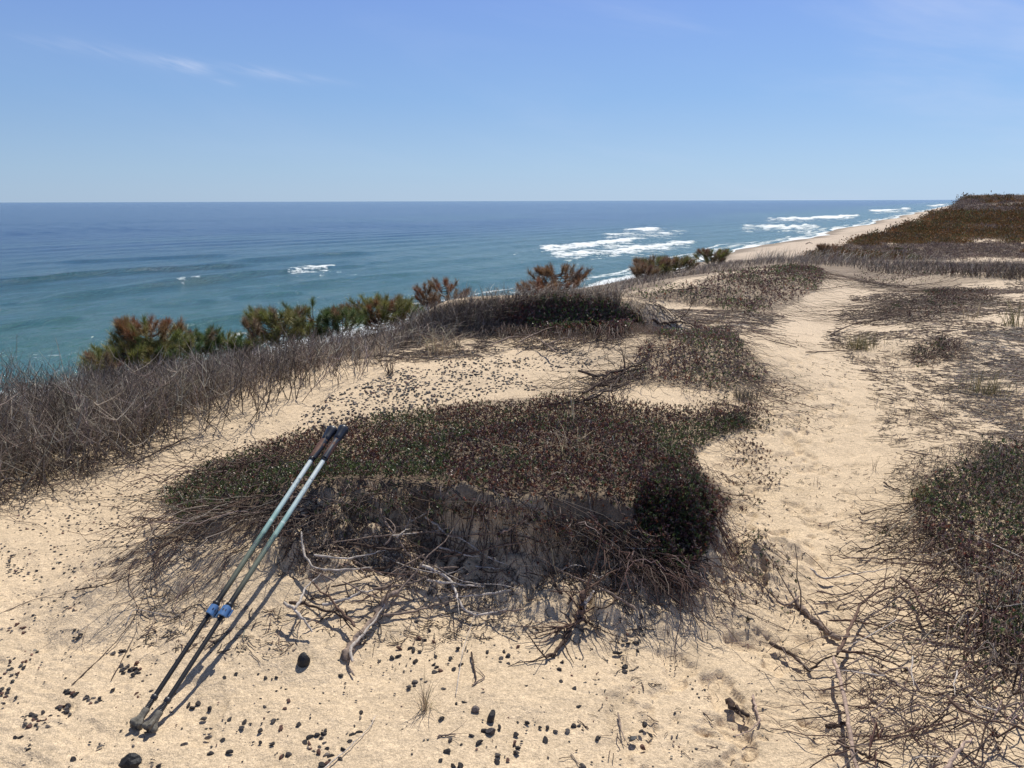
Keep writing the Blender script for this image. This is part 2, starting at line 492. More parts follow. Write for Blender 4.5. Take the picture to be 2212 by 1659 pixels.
# ---------------------------------------------------------------- areas of the photo where each cover grows
A_MAT = {
 'center': [(345, 1085), (450, 1015), (600, 960), (740, 925), (830, 905), (960, 885), (1090, 872), (1200, 864), (1300, 868), (1400, 886), (1500, 895), (1600, 905), (1620, 925), (1540, 955), (1490, 985), (1520, 1040), (1580, 1090), (1545, 1170), (1480, 1200), (1400, 1180), (1390, 1130), (1250, 1100), (1110, 1085), (900, 1052), (740, 1050), (600, 1090), (500, 1110), (400, 1140)],
 'second': [(1385, 740), (1430, 715), (1500, 703), (1580, 712), (1600, 745), (1640, 780), (1662, 815), (1640, 835), (1560, 845), (1490, 838), (1410, 828), (1290, 832), (1310, 808), (1370, 775)],
 'third': [(1075, 690), (1090, 668), (1180, 655), (1300, 665), (1380, 690), (1395, 715), (1330, 728), (1280, 720), (1230, 735), (1130, 720), (1060, 710)],
 'fourth': [(1330, 640), (1480, 615), (1560, 598), (1640, 590), (1740, 578), (1785, 595), (1770, 625), (1700, 660), (1640, 690), (1560, 670), (1480, 650), (1400, 650)],
 'right': [(1960, 1090), (2060, 1010), (2130, 970), (2260, 940), (2290, 1500), (2230, 1520), (2120, 1400), (2090, 1250), (2000, 1180)],
 'sparse': [(1890, 690), (1940, 655), (2010, 630), (2130, 620), (2150, 650), (2080, 680), (1990, 700)],
 'clump': [(1950, 795), (1985, 755), (2030, 735), (2078, 760), (2068, 788), (2000, 800)],
 'strip': [(1840, 600), (1900, 580), (2000, 570), (2230, 565), (2230, 600), (2100, 612), (1960, 625), (1870, 625)],
}
A_BRUSHLITTER = [(1560, 556), (1850, 575), (2300, 580), (2300, 380), (2000, 440), (1850, 480), (1760, 530)]
A_THICKET = [(-120, 800), (100, 800), (300, 790), (420, 770), (560, 760), (640, 765), (600, 800), (545, 840), (520, 870), (400, 900), (290, 930), (180, 990), (80, 1050), (-120, 1110)]
A_CREST = [(-120, 790), (300, 770), (560, 735), (800, 700), (1000, 655), (1130, 640), (1240, 625), (1400, 590), (1540, 560), (1760, 545), (1800, 560), (1640, 575), (1480, 600), (1330, 640), (1180, 650), (1090, 670), (1070, 700), (900, 745), (800, 770), (620, 800), (480, 860), (-120, 1000)]

# ---------------------------------------------------------------- ground
def ring(rs, az):
    R, A = np.meshgrid(rs, az, indexing='ij')
    return R * np.sin(A), R * np.cos(A)
rs = [0.0, .35]
while rs[-1] < 1.5: rs.append(rs[-1] * 1.03)
while rs[-1] < 9: rs.append(rs[-1] * 1.0042)
while rs[-1] < 30: rs.append(rs[-1] * 1.009)
while rs[-1] < 2600: rs.append(rs[-1] * 1.014)
while rs[-1] < 9000: rs.append(rs[-1] * 1.05)
rs = np.array(rs)
fa = math.radians(44)
az = np.concatenate([np.linspace(-fa, fa, 900), np.linspace(fa, 2 * math.pi - fa, 90)[1:-1]])
X, Y = ring(rs, az)
Z = height(X, Y)
nr, na = X.shape
V = np.stack([X, Y, Z], -1).reshape(-1, 3)
i = np.arange(nr - 1)[:, None] * na; j = np.arange(na)[None]; j2 = (j + 1) % na
Q = np.stack(np.broadcast_arrays(i + j, i + na + j, i + na + j2, i + j2), -1).reshape(-1, 4)
px, py, dz = project(V)
x, y, z = V.T
s_, d_ = sd(x, y); r_ = np.hypot(x, y)
SAND = np.array([.685, .535, .36]); 
col = SAND[None] * (1 + .05 * fbm(x, y, .8, 4, 3)[:, None])
# paler, pinker dry sand along the path and at the far side
pk = sstep(4, 14, r_)[:, None]
col = col * (1 - pk) + np.array([.66, .53, .385]) * pk * (1 + .05 * fbm(x, y, .3, 4, 13)[:, None])
# greyish dirty stains
st = sstep(.28, .6, fbm(x, y, 3.2, 4, 23)) * (1 - sstep(6, 9, r_)) * (.35 + .65 * ((x > .3) & (y < 4)))
col = col * (1 - .22 * st[:, None])
# humus plus painted shade: the dark sand bound by roots under the mats
q = sdpoly(x, y, MOUND); hum_shade = sstep(-.05, .12, q + .05 * fbm(x, y, 6, 3, 41)) * (r_ < 7)
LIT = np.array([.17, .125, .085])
col = col * (1 - .85 * hum_shade[:, None]) + LIT * .85 * hum_shade[:, None]
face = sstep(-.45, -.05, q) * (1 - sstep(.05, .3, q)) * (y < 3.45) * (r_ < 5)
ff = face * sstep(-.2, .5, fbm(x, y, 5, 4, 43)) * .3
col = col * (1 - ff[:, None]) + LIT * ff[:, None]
inb = np.zeros(len(x), bool)
soft = fbm(x, y, 1.2, 4, 45)
vis = dz > .5
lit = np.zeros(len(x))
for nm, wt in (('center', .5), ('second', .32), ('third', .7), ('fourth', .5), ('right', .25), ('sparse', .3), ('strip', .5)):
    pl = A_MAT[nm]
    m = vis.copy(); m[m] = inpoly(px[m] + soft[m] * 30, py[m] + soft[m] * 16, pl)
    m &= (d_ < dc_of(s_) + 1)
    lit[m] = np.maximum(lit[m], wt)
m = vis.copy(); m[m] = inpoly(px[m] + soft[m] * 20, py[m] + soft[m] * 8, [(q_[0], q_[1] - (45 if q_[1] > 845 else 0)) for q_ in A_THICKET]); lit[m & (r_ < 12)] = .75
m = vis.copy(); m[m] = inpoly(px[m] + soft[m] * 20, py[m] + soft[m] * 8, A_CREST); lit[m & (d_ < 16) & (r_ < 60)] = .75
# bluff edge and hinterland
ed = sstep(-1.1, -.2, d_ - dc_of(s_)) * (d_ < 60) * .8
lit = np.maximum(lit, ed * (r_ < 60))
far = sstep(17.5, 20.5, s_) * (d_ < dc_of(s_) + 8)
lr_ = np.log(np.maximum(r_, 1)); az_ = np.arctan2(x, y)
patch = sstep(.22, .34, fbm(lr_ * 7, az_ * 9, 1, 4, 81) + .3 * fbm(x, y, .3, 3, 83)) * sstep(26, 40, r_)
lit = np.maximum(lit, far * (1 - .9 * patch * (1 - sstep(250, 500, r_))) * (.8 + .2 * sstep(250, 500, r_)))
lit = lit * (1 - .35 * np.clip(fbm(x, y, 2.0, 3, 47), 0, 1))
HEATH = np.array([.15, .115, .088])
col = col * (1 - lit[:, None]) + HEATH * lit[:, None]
bf = sstep(-.5, 2, d_ - dc_of(s_)) * (1 - sstep(38, 46, d_ - dc_of(s_)))
col = col * (1 - .85 * bf[:, None]) + np.array([.12, .10, .065]) * .85 * bf[:, None]  # bluff face, mostly out of view, darkened against pale reflections in the waves
bs = sstep(dc_of(s_) + 40, dc_of(s_) + 46, d_) 
col = col * (1 - bs[:, None]) + np.array([.56, .455, .35]) * bs[:, None]
stk = sstep(.1, .5, fbm(s_ * .12, d_, .09, 3, 91)) * bs
col = col * (1 - .16 * stk[:, None])
wet = sstep(SEA_Z + .9, SEA_Z + .25, z) * bs
col = col * (1 - .5 * wet[:, None])
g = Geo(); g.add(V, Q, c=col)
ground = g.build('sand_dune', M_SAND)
tag(ground, 'pale tan dune sand with a trodden path, bluff and beach below', 'sand', kind='structure')

# ---------------------------------------------------------------- sea
def pxline(pts, n=60):
    pts = np.array(pts, float)
    L = np.concatenate([[0], np.cumsum(np.hypot(*np.diff(pts, axis=0).T))])
    tt = np.linspace(0, L[-1], n)
    return np.stack([np.interp(tt, L, pts[:, 0]), np.interp(tt, L, pts[:, 1])], -1)
def to_sea(pts):
    d = rays(pts[:, 0], pts[:, 1])
    tq = (SEA_Z - CAM_H) / d[:, 2]
    return (CAMP + d * tq[:, None])[:, :2]
rs = [60.0]
while rs[-1] < 700: rs.append(rs[-1] + max(.35, rs[-1] * .0042))
while rs[-1] < 4000: rs.append(rs[-1] * 1.012)
while rs[-1] < 90000: rs.append(rs[-1] * 1.08)
rs = np.array(rs)
az = np.linspace(math.radians(-62), math.radians(62), 1150)
X, Y = ring(rs, az)
x = X.ravel(); y = Y.ravel()
s_, d_ = sd(x, y); r_ = np.hypot(x, y)
P0 = np.stack([x, y, np.full(len(x), SEA_Z)], -1)
px, py, dz = project(P0)
z = np.zeros(len(x))
# long swell coming in to the shore plus shorter chop
ph = d_ + 14 * fbm(x, y, .006, 3, 101) + .12 * s_
amp = .22 * (.4 + .8 * np.clip(fbm(x, y, .012, 2, 103) + .4, 0, 1.4)) * (1 - sstep(500, 2500, r_))
z += amp * (np.sin(ph * 2 * math.pi / 34) + .35 * np.sin(ph * 4 * math.pi / 34 + .6))
z += .085 * fbm(s_ * .4, d_, .25, 3, 105) * (1 - sstep(250, 700, r_)) + .13 * fbm(s_ * .45, d_, .09, 3, 107) * (1 - sstep(500, 1500, r_))
CRESTS = [([(-200, 622), (0, 612), (117, 598), (195, 592), (312, 583), (371, 582), (449, 577), (560, 572)], 1.35, 3.6),
          ([(60, 652), (90, 649), (156, 637), (234, 629), (351, 612), (430, 604), (547, 590), (620, 586)], 1.2, 3.8),
          ([(98, 567), (332, 557), (508, 549)], .7, 5), ([(500, 565), (664, 551), (801, 545)], .8, 4.5),
          ([(300, 660), (332, 657), (410, 651), (470, 646)], .45, 3), ([(488, 641), (586, 635), (660, 630)], .5, 3),
          ([(340, 708), (367, 704), (469, 688), (566, 674), (640, 668)], .75, 2.6), ([(-60, 712), (0, 704), (117, 688), (180, 684)], .5, 2.6),
          ([(580, 592), (660, 583), (727, 577), (781, 572)], .6, 3.5), ([(780, 570), (824, 565), (880, 560)], .6, 4),
          ([(620, 615), (760, 600), (900, 590)], .4, 3.5), ([(860, 640), (960, 625), (1040, 600)], .4, 3)]
for pts, a_, wd in CRESTS:
    W = to_sea(pxline(pts, 14))
    dd = segdist(x, y, [tuple(q_) for q_ in W])
    k = dd < wd * 6
    # which side: shoreward is smaller d
    t0 = W[-1] - W[0]; nn = np.array([-t0[1], t0[0]]); nn /= np.linalg.norm(nn)
    L = np.hypot(*np.diff(W, axis=0).T).sum()
    # nearest point approx for the side
    along = ((x - W[0, 0]) * t0[0] + (y - W[0, 1]) * t0[1]) / (t0 @ t0)
    xi = np.interp(along, np.linspace(0, 1, len(W)), W[:, 0]); yi = np.interp(along, np.linspace(0, 1, len(W)), W[:, 1])
    side = np.sign((x - xi) * nn[0] + (y - yi) * nn[1]) * (1 if (nn[1] > 0) else -1)   # + = beyond the crest
    wv = np.where(side > 0, wd * 2.1, wd)
    endf = sstep(-.02, .15, along) * (1 - sstep(.85, 1.02, along))
    bump_ = a_ * np.exp(-(dd / wv) ** 2) * (.25 + .75 * endf) * k
    trough = -.28 * a_ * np.exp(-((dd - wd * 2.2) / wd) ** 2) * (side < 0) * endf * k
    z += bump_ + trough
# foam, laid where the water breaks: (line in the photo, upper and lower thickness there, strength)
FO = [([(297, 584), (312, 582), (324, 583)], 2.5, 4, 1.3), ([(324, 583), (371, 581)], 1.0, 1.5, .5), ([(110, 599), (210, 591)], .8, 1.2, .42),
      ([(289, 616), (324, 615)], 1.5, 2, .7), ([(348, 612), (365, 610)], 2, 2, 1.0), ([(365, 610), (450, 602)], 1.2, 1.6, .75), ([(150, 638), (300, 619)], .8, 1, .4),
      ([(610, 584), (650, 580), (720, 577), (730, 578)], 3.5, 4, 1.35), ([(600, 586), (700, 588), (790, 592)], 3, 4, .6), ([(806, 565), (824, 564)], 1.5, 2, 1.1), ([(780, 570), (850, 572)], 1, 2.5, .55),
      ([(0, 776), (100, 768), (160, 758), (200, 752)], 4, 4, .62), ([(-60, 790), (100, 780), (250, 760)], 14, 10, .38), ([(480, 727), (520, 722), (560, 718)], 5, 5, .9), ([(100, 745), (240, 735), (330, 728)], 8, 8, .33), ([(560, 700), (700, 690), (800, 676)], 10, 10, .34),
      ([(860, 610), (940, 600), (1030, 582)], 6, 6, .36), ([(960, 620), (1100, 600), (1180, 580)], 12, 14, .38),
      ([(1159, 532), (1200, 532), (1249, 528), (1329, 518), (1385, 512)], 2.5, 4.5, 1.6), ([(1200, 536), (1420, 518)], 2, 7, .6),
      ([(1286, 505), (1380, 506), (1494, 500)], 3, 5, 1.0), ([(1330, 492), (1355, 494), (1435, 493)], 2.5, 3, 1.4), ([(1340, 499), (1460, 496)], 3, 6, .75),
      ([(1180, 545), (1249, 547), (1334, 541), (1408, 530), (1508, 518)], 2.5, 5, 1.5), ([(1290, 535), (1400, 530), (1470, 523)], 7, 9, .95), ([(1080, 545), (1200, 543), (1400, 548), (1500, 540)], 5, 6, .5),
      ([(1642, 472), (1727, 471), (1800, 468), (1865, 463)], 1.8, 2.5, 1.5), ([(1680, 470), (1850, 466)], 2, 5, .6), ([(1589, 490), (1674, 486), (1780, 487), (1700, 491)], 3, 4.5, 1.3), ([(1560, 491), (1760, 492)], 4, 5, .55), ([(1690, 498), (1720, 496)], 1.5, 2, 1.),
      ([(1865, 455), (1929, 453), (1982, 448)], 1.5, 2, 1.3), ([(1990, 445), (2030, 442), (2060, 440)], 1, 1.5, 1.3), ([(1900, 459), (1990, 455)], 1, 2, .8), ([(1960, 441), (2010, 439)], .8, 1, .9),
      ([(1470, 506), (1560, 503)], 1.5, 2, .5), ([(1420, 482), (1520, 480)], 1, 1.5, .4)]
tex = fbm(px / 30, py / 2.6, 1, 4, 161, .65); tex2 = fbm(px / 18, py / 1.8, 1, 4, 165, .7)
fo = np.zeros(len(x))
warp = fbm(px / 26, py / 4.5, 1, 4, 151, .65) * 1.6
for pts, up_, dn_, st_ in FO:
    P = np.array(pts)
    m = (px > P[:, 0].min() - 60) & (px < P[:, 0].max() + 60) & (py > P[:, 1].min() - 45) & (py < P[:, 1].max() + 45)
    if not m.any(): continue
    L = pxline(pts, 12)
    yy = np.interp(px[m], np.sort(L[:, 0]), L[np.argsort(L[:, 0]), 1])
    e = py[m] - yy + warp[m] * min(3.2, .8 + .35 * (up_ + dn_)) * (1 if st_ > .5 else 2)
    up_, dn_ = up_ * 1.25, dn_ * 1.4
    v = np.exp(-(np.abs(e) / np.where(e < 0, up_, dn_ * 1.5)) ** 2)
    ends = sstep(P[:, 0].min() - 14, P[:, 0].min() + 30, px[m]) * (1 - sstep(P[:, 0].max() - 30, P[:, 0].max() + 14, px[m]))
    core = st_ * v * ends * (.80 + .85 * tex[m])
    trail = .70 * min(st_, 1.2) * np.exp(-(np.abs(e - dn_) / (2.4 * (up_ + dn_) * .5 + 1)) ** 2) * ends * (.85 + .9 * tex2[m])
    fo[m] = np.maximum(fo[m], np.maximum(core, trail))
    if st_ >= 1: z[m] += .5 * v * ends
fo = np.minimum(fo, 1.2)
if True:
    pass
# wash along the beach
wl0 = 103 + 5 * np.sin(s_ / 55.0) * sstep(100, 250, s_) + 2.5 * np.sin(s_ / 17.0) + 1.5 * np.sin(s_ / 7.3)
wo = d_ - wl0 + 2
wsh = 1.35 * np.exp(-((wo - 2) / (5.0 + 5 * (1 - sstep(80, 260, s_)) + 4 * np.clip(fbm(s_, s_ * 0, .03, 2, 131), -.5, 1))) ** 2)
wsh = np.maximum(wsh, .85 * np.exp(-((wo - 12) / 6.0) ** 2))
wsh = np.maximum(wsh, 1.0 * np.exp(-((wo - 19 - 3 * np.sin(s_ / 23)) / 2.2) ** 2) * sstep(-.1, .35, fbm(s_, s_ * 0, .022, 2, 133)))
wsh = np.maximum(wsh, .40 * np.exp(-((wo - 20) / 22) ** 2))
fo = np.maximum(fo, wsh * (r_ < 6000))
fo = np.maximum(fo, .27 * (1 - sstep(20, 110, wo)))
fo = fo + .05 * fbm(x, y, .05, 3, 141)
z += .35 * np.exp(-((wo - 7) / 3.0) ** 2) * (1 - sstep(1000, 2000, r_))
V = np.stack([x, y, SEA_Z + z], -1)
nr, na = X.shape
i = np.arange(nr - 1)[:, None] * na; j = np.arange(na - 1)[None]
Q = np.stack(np.broadcast_arrays(i + j, i + na + j, i + na + j + 1, i + j + 1), -1).reshape(-1, 4)
# R = foam, G = greenness (sand bars and shallows), B = clear shallows right at the beach
deep = sstep(95, 520, d_ + 60 * fbm(x, y, .005, 3, 111) + 25 * fbm(x, y, .03, 2, 113))
bar = np.clip(fbm(s_ * .35, d_, .006, 3, 117) * 1.6, 0, 1) * (1 - sstep(500, 1100, d_))
green = np.clip((1 - deep) * .95 + .35 * bar, 0, 1)
g = Geo(); g.add(V, Q, c=np.stack([np.clip(fo, 0, 2), green, np.exp(-np.clip(wo, 0, 99) / 14)], -1))
M_SEA, t, p = new_mat('sea_water')
a = t.nodes.new('ShaderNodeAttribute'); a.attribute_name = 'Col'
sp = t.nodes.new('ShaderNodeSeparateColor'); t.links.new(a.outputs['Color'], sp.inputs[0])
tcn = t.nodes.new('ShaderNodeTexCoord')
mp = t.nodes.new('ShaderNodeMapping'); mp.inputs['Rotation'].default_value = (0, 0, TH)   # x across, y along the coast
mp.inputs['Scale'].default_value = (1, .42, 1)
t.links.new(tcn.outputs['Object'], mp.inputs[0])
def mixc_(t, f, A, B):
    n = t.nodes.new('ShaderNodeMix'); n.data_type = 'RGBA'
    if hasattr(f, 'links'): t.links.new(f, n.inputs['Factor'])
    else: n.inputs['Factor'].default_value = f
    for k, v in (('A', A), ('B', B)):
        if hasattr(v, 'links'): t.links.new(v, n.inputs[k])
        else: n.inputs[k].default_value = (*v, 1)
    return n.outputs['Result']
wc = mixc_(t, sp.outputs[1], (.014, .055, .155), (.024, .105, .075))
wc = mixc_(t, mrange(t, sp.outputs[2], 0, 1, 0, .55), wc, (.08, .18, .15))
n1 = noise(t, mp.outputs[0], .55, 5, .62); n2 = noise(t, mp.outputs[0], 2.6, 4, .6); n3 = noise(t, mp.outputs[0], .13, 4, .6)
wc = mixc_(t, mrange(t, n3, .35, .65, .0, .3), wc, (.02, .09, .14))
br = mth(t, 'ADD', mth(t, 'MULTIPLY', n1, .55), mth(t, 'MULTIPLY', noise(t, mp.outputs[0], 1.6, 5, .7), .45))
fm = mth(t, 'ADD', mth(t, 'SUBTRACT', sp.outputs[0], .62), mth(t, 'MULTIPLY', mth(t, 'SUBTRACT', br, .5), 2.4))
fmask = mrange(t, fm, 0.0, .42, 0, 1)
p.inputs['Roughness'].default_value = .22
t.links.new(mixc_(t, fmask, wc, (.80, .84, .84)), p.inputs['Base Color'])
t.links.new(mrange(t, fmask, 0, 1, .13, .9), p.inputs['Roughness'])
p.inputs['IOR'].default_value = 1.33
t.links.new(mth(t, 'MULTIPLY', mrange(t, fmask, 0, 1, 1, .15), mrange(t, sp.outputs[1], 0, 1, .10, .30)), p.inputs['Specular IOR Level'])
b = t.nodes.new('ShaderNodeBump'); b.inputs['Strength'].default_value = 1.0; b.inputs['Distance'].default_value = .95
t.links.new(mth(t, 'ADD', mth(t, 'MULTIPLY', n1, 1.0), mth(t, 'ADD', mth(t, 'MULTIPLY', n2, .3), mth(t, 'MULTIPLY', n3, 3.0))), b.inputs['Height'])
t.links.new(b.outputs[0], p.inputs['Normal'])
sea = g.build('sea', M_SEA)
tag(sea, 'blue green sea with breaking waves rolling towards the beach', 'sea', kind='structure')
del V, Q, X, Y, P0, px, py, x, y, z

# ---------------------------------------------------------------- bearberry mats
def region_points(poly, n, power=0.0, pad=1.0):
    """random ground points inside an outline, spread evenly on the ground (or thinning with distance)"""
    W = hit([q_[0] for q_ in poly], [q_[1] for q_ in poly])
    x0, x1, y0, y1 = W[:, 0].min(), W[:, 0].max(), W[:, 1].min(), W[:, 1].max()
    outp = []
    got = 0
    while got < n:
        x = rng.uniform(x0, x1, n * 2); y = rng.uniform(y0, y1, n * 2)
        P = on_ground(x, y)
        q1, q2, q3 = project(P)
        m = inpoly(q1, q2, poly) & (q3 > .3)
        if power:
            m &= rng.uniform(0, 1, len(m)) < (y0 / np.maximum(y, y0)) ** power
        outp.append(P[m]); got += m.sum()
    return np.concatenate(outp)[:n]
GREENS = [(.085, .04, .036), (.085, .115, .036), (.045, .062, .026), (.15, .11, .09), (.17, .065, .035), (.06, .027, .028)]
def rosettes(g, P, size, nl, wts, hgt=(0.01, .06), gaps=.0, gseed=0, gf=2.2, tint=1.0):
    if gaps:
        m = fbm(P[:, 0], P[:, 1], gf, 3, 201 + gseed) > -1 + gaps + rng.uniform(-.12, .12, len(P))
        P = P[m]
    n = len(P)
    P = P + np.stack([np.zeros(n), np.zeros(n), rng.uniform(hgt[0], hgt[1], n)], -1)
    lean = nrm(np.stack([rng.normal(0, .5, n), rng.normal(0, .5, n) - .1, np.ones(n)], -1))
    zone = fbm(P[:, 0], P[:, 1], 1.7, 3, 207 + gseed)
    w2 = np.array(wts, float)
    base_c = np.where((zone > .08)[:, None], palette(GREENS, w2 * [.7, 2.6, 2.0, .9, .4, .5], n), palette(GREENS, w2 * [1.5, .35, .6, 1.1, 1.2, 1.5], n))
    base_c = base_c * tint  # sheen put into the colour: farther mats are brightened by a higher tint
    k = nl
    B = np.repeat(P, k, 0); LN = np.repeat(lean, k, 0); N = len(B)
    a_ = rng.uniform(0, 2 * math.pi, N); el = rng.uniform(.1, 1.15, N)
    D = np.stack([np.cos(a_) * np.cos(el), np.sin(a_) * np.cos(el), np.sin(el)], -1) + LN * .35
    B = B + LN * rng.uniform(-.6, .5, (N, 1)) * size
    sz = size * rng.uniform(.6, 1.25, N)
    leaves(g, B, D, sz, sz * rng.uniform(.36, .5, N), np.repeat(base_c, k, 0) * rng.uniform(.7, 1.35, (N, 1)))
def wander(P, a0, length, K, curl=.5, lift=(0.005, .03), z_off=None):
    """stems creeping over the ground from P in heading a0; returns (N,K,3)"""
    n = len(P)
    a_ = a0.copy(); x = P[:, 0].copy(); y = P[:, 1].copy()
    st = length / (K - 1)
    out_ = []
    lf = rng.uniform(lift[0], lift[1], n)
    phs = rng.uniform(0, 6.28, n)
    for k in range(K):
        zz = height(x, y, False) + lf * (.35 + .65 * np.sin(phs + k * 1.1) ** 2) + (0 if z_off is None else z_off[:, k])
        out_.append(np.stack([x, y, zz], -1))
        a_ = a_ + rng.normal(0, curl, n)
        x = x + np.sin(a_) * st; y = y + np.cos(a_) * st
    return np.stack(out_, 1)
def creeping(g, P, a0, spread, length, rad, cols, K=9, curl=.28, lift=(.005, .05), sides=3):
    n = len(P)
    L = rng.uniform(length[0], length[1], n)
    W = wander(P, a0 + rng.normal(0, spread, n), L, K, curl, lift)
    R = rng.uniform(rad[0], rad[1], n)[:, None] * np.linspace(1, .35, K)[None]
    tubes(g, W, R, cols(n), sides)
    return W
def barkc(n): return palette([(.12, .09, .072), (.07, .053, .045), (.28, .235, .195), (.14, .09, .066)], [3, 3, 1, 1.5], n)
def barkred(n): return palette([(.13, .075, .06), (.08, .05, .04), (.26, .20, .17)], [3, 2, 1.6], n)
def greyc(n): return palette([(.30, .26, .22), (.20, .165, .14), (.12, .09, .075)], [2, 2, 1.5], n)
mats = {}
def make_mat(key, label, n_ros, size, nl, wts, hgt, gaps, stems, stem_len, name='bearberry_mat', power=0, gf=2.2, rad=(.001, .0028), tint=1.0, rag=.3, ragf=1.6):
    P = region_points(A_MAT[key], n_ros, power)
    q1, q2, q3 = project(P); ed_ = sdpoly(q1, q2, A_MAT[key])
    cl_ = fbm(P[:, 0], P[:, 1], ragf, 4, 221 + len(mats), .6)
    P = P[(ed_ / 30 + 1.5 * cl_ + rag) > rng.uniform(-.15, .35, len(P))]
    c = P.mean(0)
    root = empty(name, (c[0], c[1], height(c[0], c[1])))
    tag(root, label, 'shrub', 'low evergreen mats creeping over the dune')
    g = Geo(); rosettes(g, P, size, nl, wts, hgt, gaps, len(mats), gf, tint)
    f_ = g.build('foliage', M_LEAF, root)
    g = Geo()
    idx = rng.choice(len(P), stems)
    S = P[idx]
    away = np.arctan2(S[:, 0] - c[0], S[:, 1] - c[1])
    creeping(g, S, away, 1.0, stem_len, rad, lambda k_: barkc(k_) * 1.3, lift=(.005, hgt[1]))
    s2 = g.build('stems', M_TWIG, root)
    rebase(root, f_, s2)
    mats[key] = (root, P, c)
    return root
make_mat('center', 'large dense mat of small glossy leaves covering the middle hummock', 34000, .0118, 9, [1, 1.2, .9, .7, .8, .7], (.004, .07), .26, 1500, (.1, .35), tint=1.25, rag=.55, ragf=2.2)
make_mat('second', 'brownish leafy mat left of the path, just behind the middle hummock', 3900, .019, 7, [1.3, .4, .6, 2.2, .7, .9], (.0, .07), .62, 900, (.15, .5), tint=1.7, rag=-.15, ragf=1.8)
make_mat('third', 'dark leafy mat overhanging a shaded sand ledge below the pines', 5200, .022, 8, [1.3, .3, .8, 1, .3, 1.6], (.0, .13), .38, 900, (.2, .6), tint=2.0, rag=.2)
make_mat('fourth', 'far dark leafy mat on a rise left of where the path crosses the brow', 7500, .026, 7, [1.3, .7, .9, 1, .3, 1.4], (.0, .12), .36, 1200, (.2, .8), rad=(.002, .004), tint=1.8, rag=.05, ragf=.8)
make_mat('right', 'leafy mat with bare twigs spilling in from the right edge of the picture', 4600, .0135, 8, [1.2, .5, 1.2, 1.6, .3, 1.0], (.01, .10), .5, 700, (.2, .5), tint=1.7, rag=-.1, ragf=2.4)
make_mat('sparse', 'thin sparse leafy mat on open sand right of the path', 2200, .02, 7, [1.2, .5, 1, 1.2, .5, 1], (.0, .07), .8, 500, (.2, .9), rad=(.0015, .003))
make_mat('strip', 'flat dark mat of leaves along the brow right of the path', 9000, .028, 6, [1.2, .2, 1, 1, .3, 1.6], (.0, .10), .62, 1500, (.3, 1.2), rad=(.002, .004), tint=1.3)

make_mat('clump', 'small dark twiggy mat alone on the littered sand at the right', 420, .017, 7, [1.2, .4, 1, 1.2, .5, 1], (.0, .10), .3, 260, (.1, .4), rad=(.0015, .003), tint=1.2)
# trailing stems with leaves that fan out of the middle hummock
root, P, c = mats['center']
g = Geo(); gl = Geo()
def fan(pts, n, head, spread, length, rad, K=12, curl=.16, lift=(.01, .07), jitter=.06, leafy=0, cols=barkred, leaf_from=.5):
    W0 = hit(*np.array(pts, float).T)
    k = rng.integers(0, len(W0) - 1, n) if len(W0) > 1 else np.zeros(n, int)
    u = rng.uniform(0, 1, (n, 1))
    S = W0[k] * (1 - u) + (W0[np.minimum(k + 1, len(W0) - 1)]) * u + rng.normal(0, jitter, (n, 3)) * [1, 1, 0]
    L = rng.uniform(length[0], length[1], n)
    W = wander(S, np.full(n, head) + rng.normal(0, spread, n), L, K, curl, lift)
    R = rng.uniform(rad[0], rad[1], n)[:, None] * np.linspace(1, .4, K)[None]
    tubes(g, W, R, cols(n), 4)
    if leafy:
        kk = rng.integers(int(K * leaf_from), K, (n, leafy))
        Q_ = W[np.arange(n)[:, None], kk].reshape(-1, 3)
        rosettes(gl, Q_, .0125, 5, [1.2, .6, .6, 1, .8, 1], (0, .008), 0)
    return W
D = math.radians
# left: long bare stems sweeping left and down
fan([(700, 1000), (600, 1010), (520, 1030)], 62, D(-115), .28, (.35, .9), (.0018, .004), curl=.14, lift=(.02, .11), jitter=.09)
fan([(640, 1060), (520, 1080), (430, 1100)], 34, D(-140), .35, (.2, .6), (.0014, .0032), curl=.2, lift=(.01, .07))
fan([(600, 1050), (480, 1080)], 26, D(-125), .3, (.35, .8), (.002, .0035), curl=.25, lift=(.05, .14), cols=barkc)
# right: leafy runners
fan([(1560, 930), (1560, 1000), (1540, 1080)], 40, D(105), .4, (.12, .38), (.001, .002), leafy=10)
fan([(1480, 940), (1600, 905)], 22, D(80), .35, (.15, .5), (.001, .002), leafy=7)
fan([(1520, 1110), (1545, 1130), (1520, 1190)], 46, D(125), .35, (.15, .42), (.001, .002), leafy=5)
fan([(1400, 1200), (1450, 1230), (1500, 1230)], 26, D(150), .3, (.15, .5), (.001, .0024), lift=(.01, .06))
fan([(1000, 1070), (1150, 1080), (1300, 1110), (1380, 1150)], 12, D(120), .7, (.06, .25), (.001, .0022), lift=(.0, .06), curl=.3)
fan([(1150, 1100), (1250, 1130), (1350, 1180)], 12, D(110), .2, (.25, .6), (.0012, .0026), lift=(.02, .09), curl=.1)
fan([(760, 1055), (880, 1060), (1000, 1075)], 10, D(140), 1.1, (.06, .3), (.001, .0024), lift=(.0, .05), curl=.35)
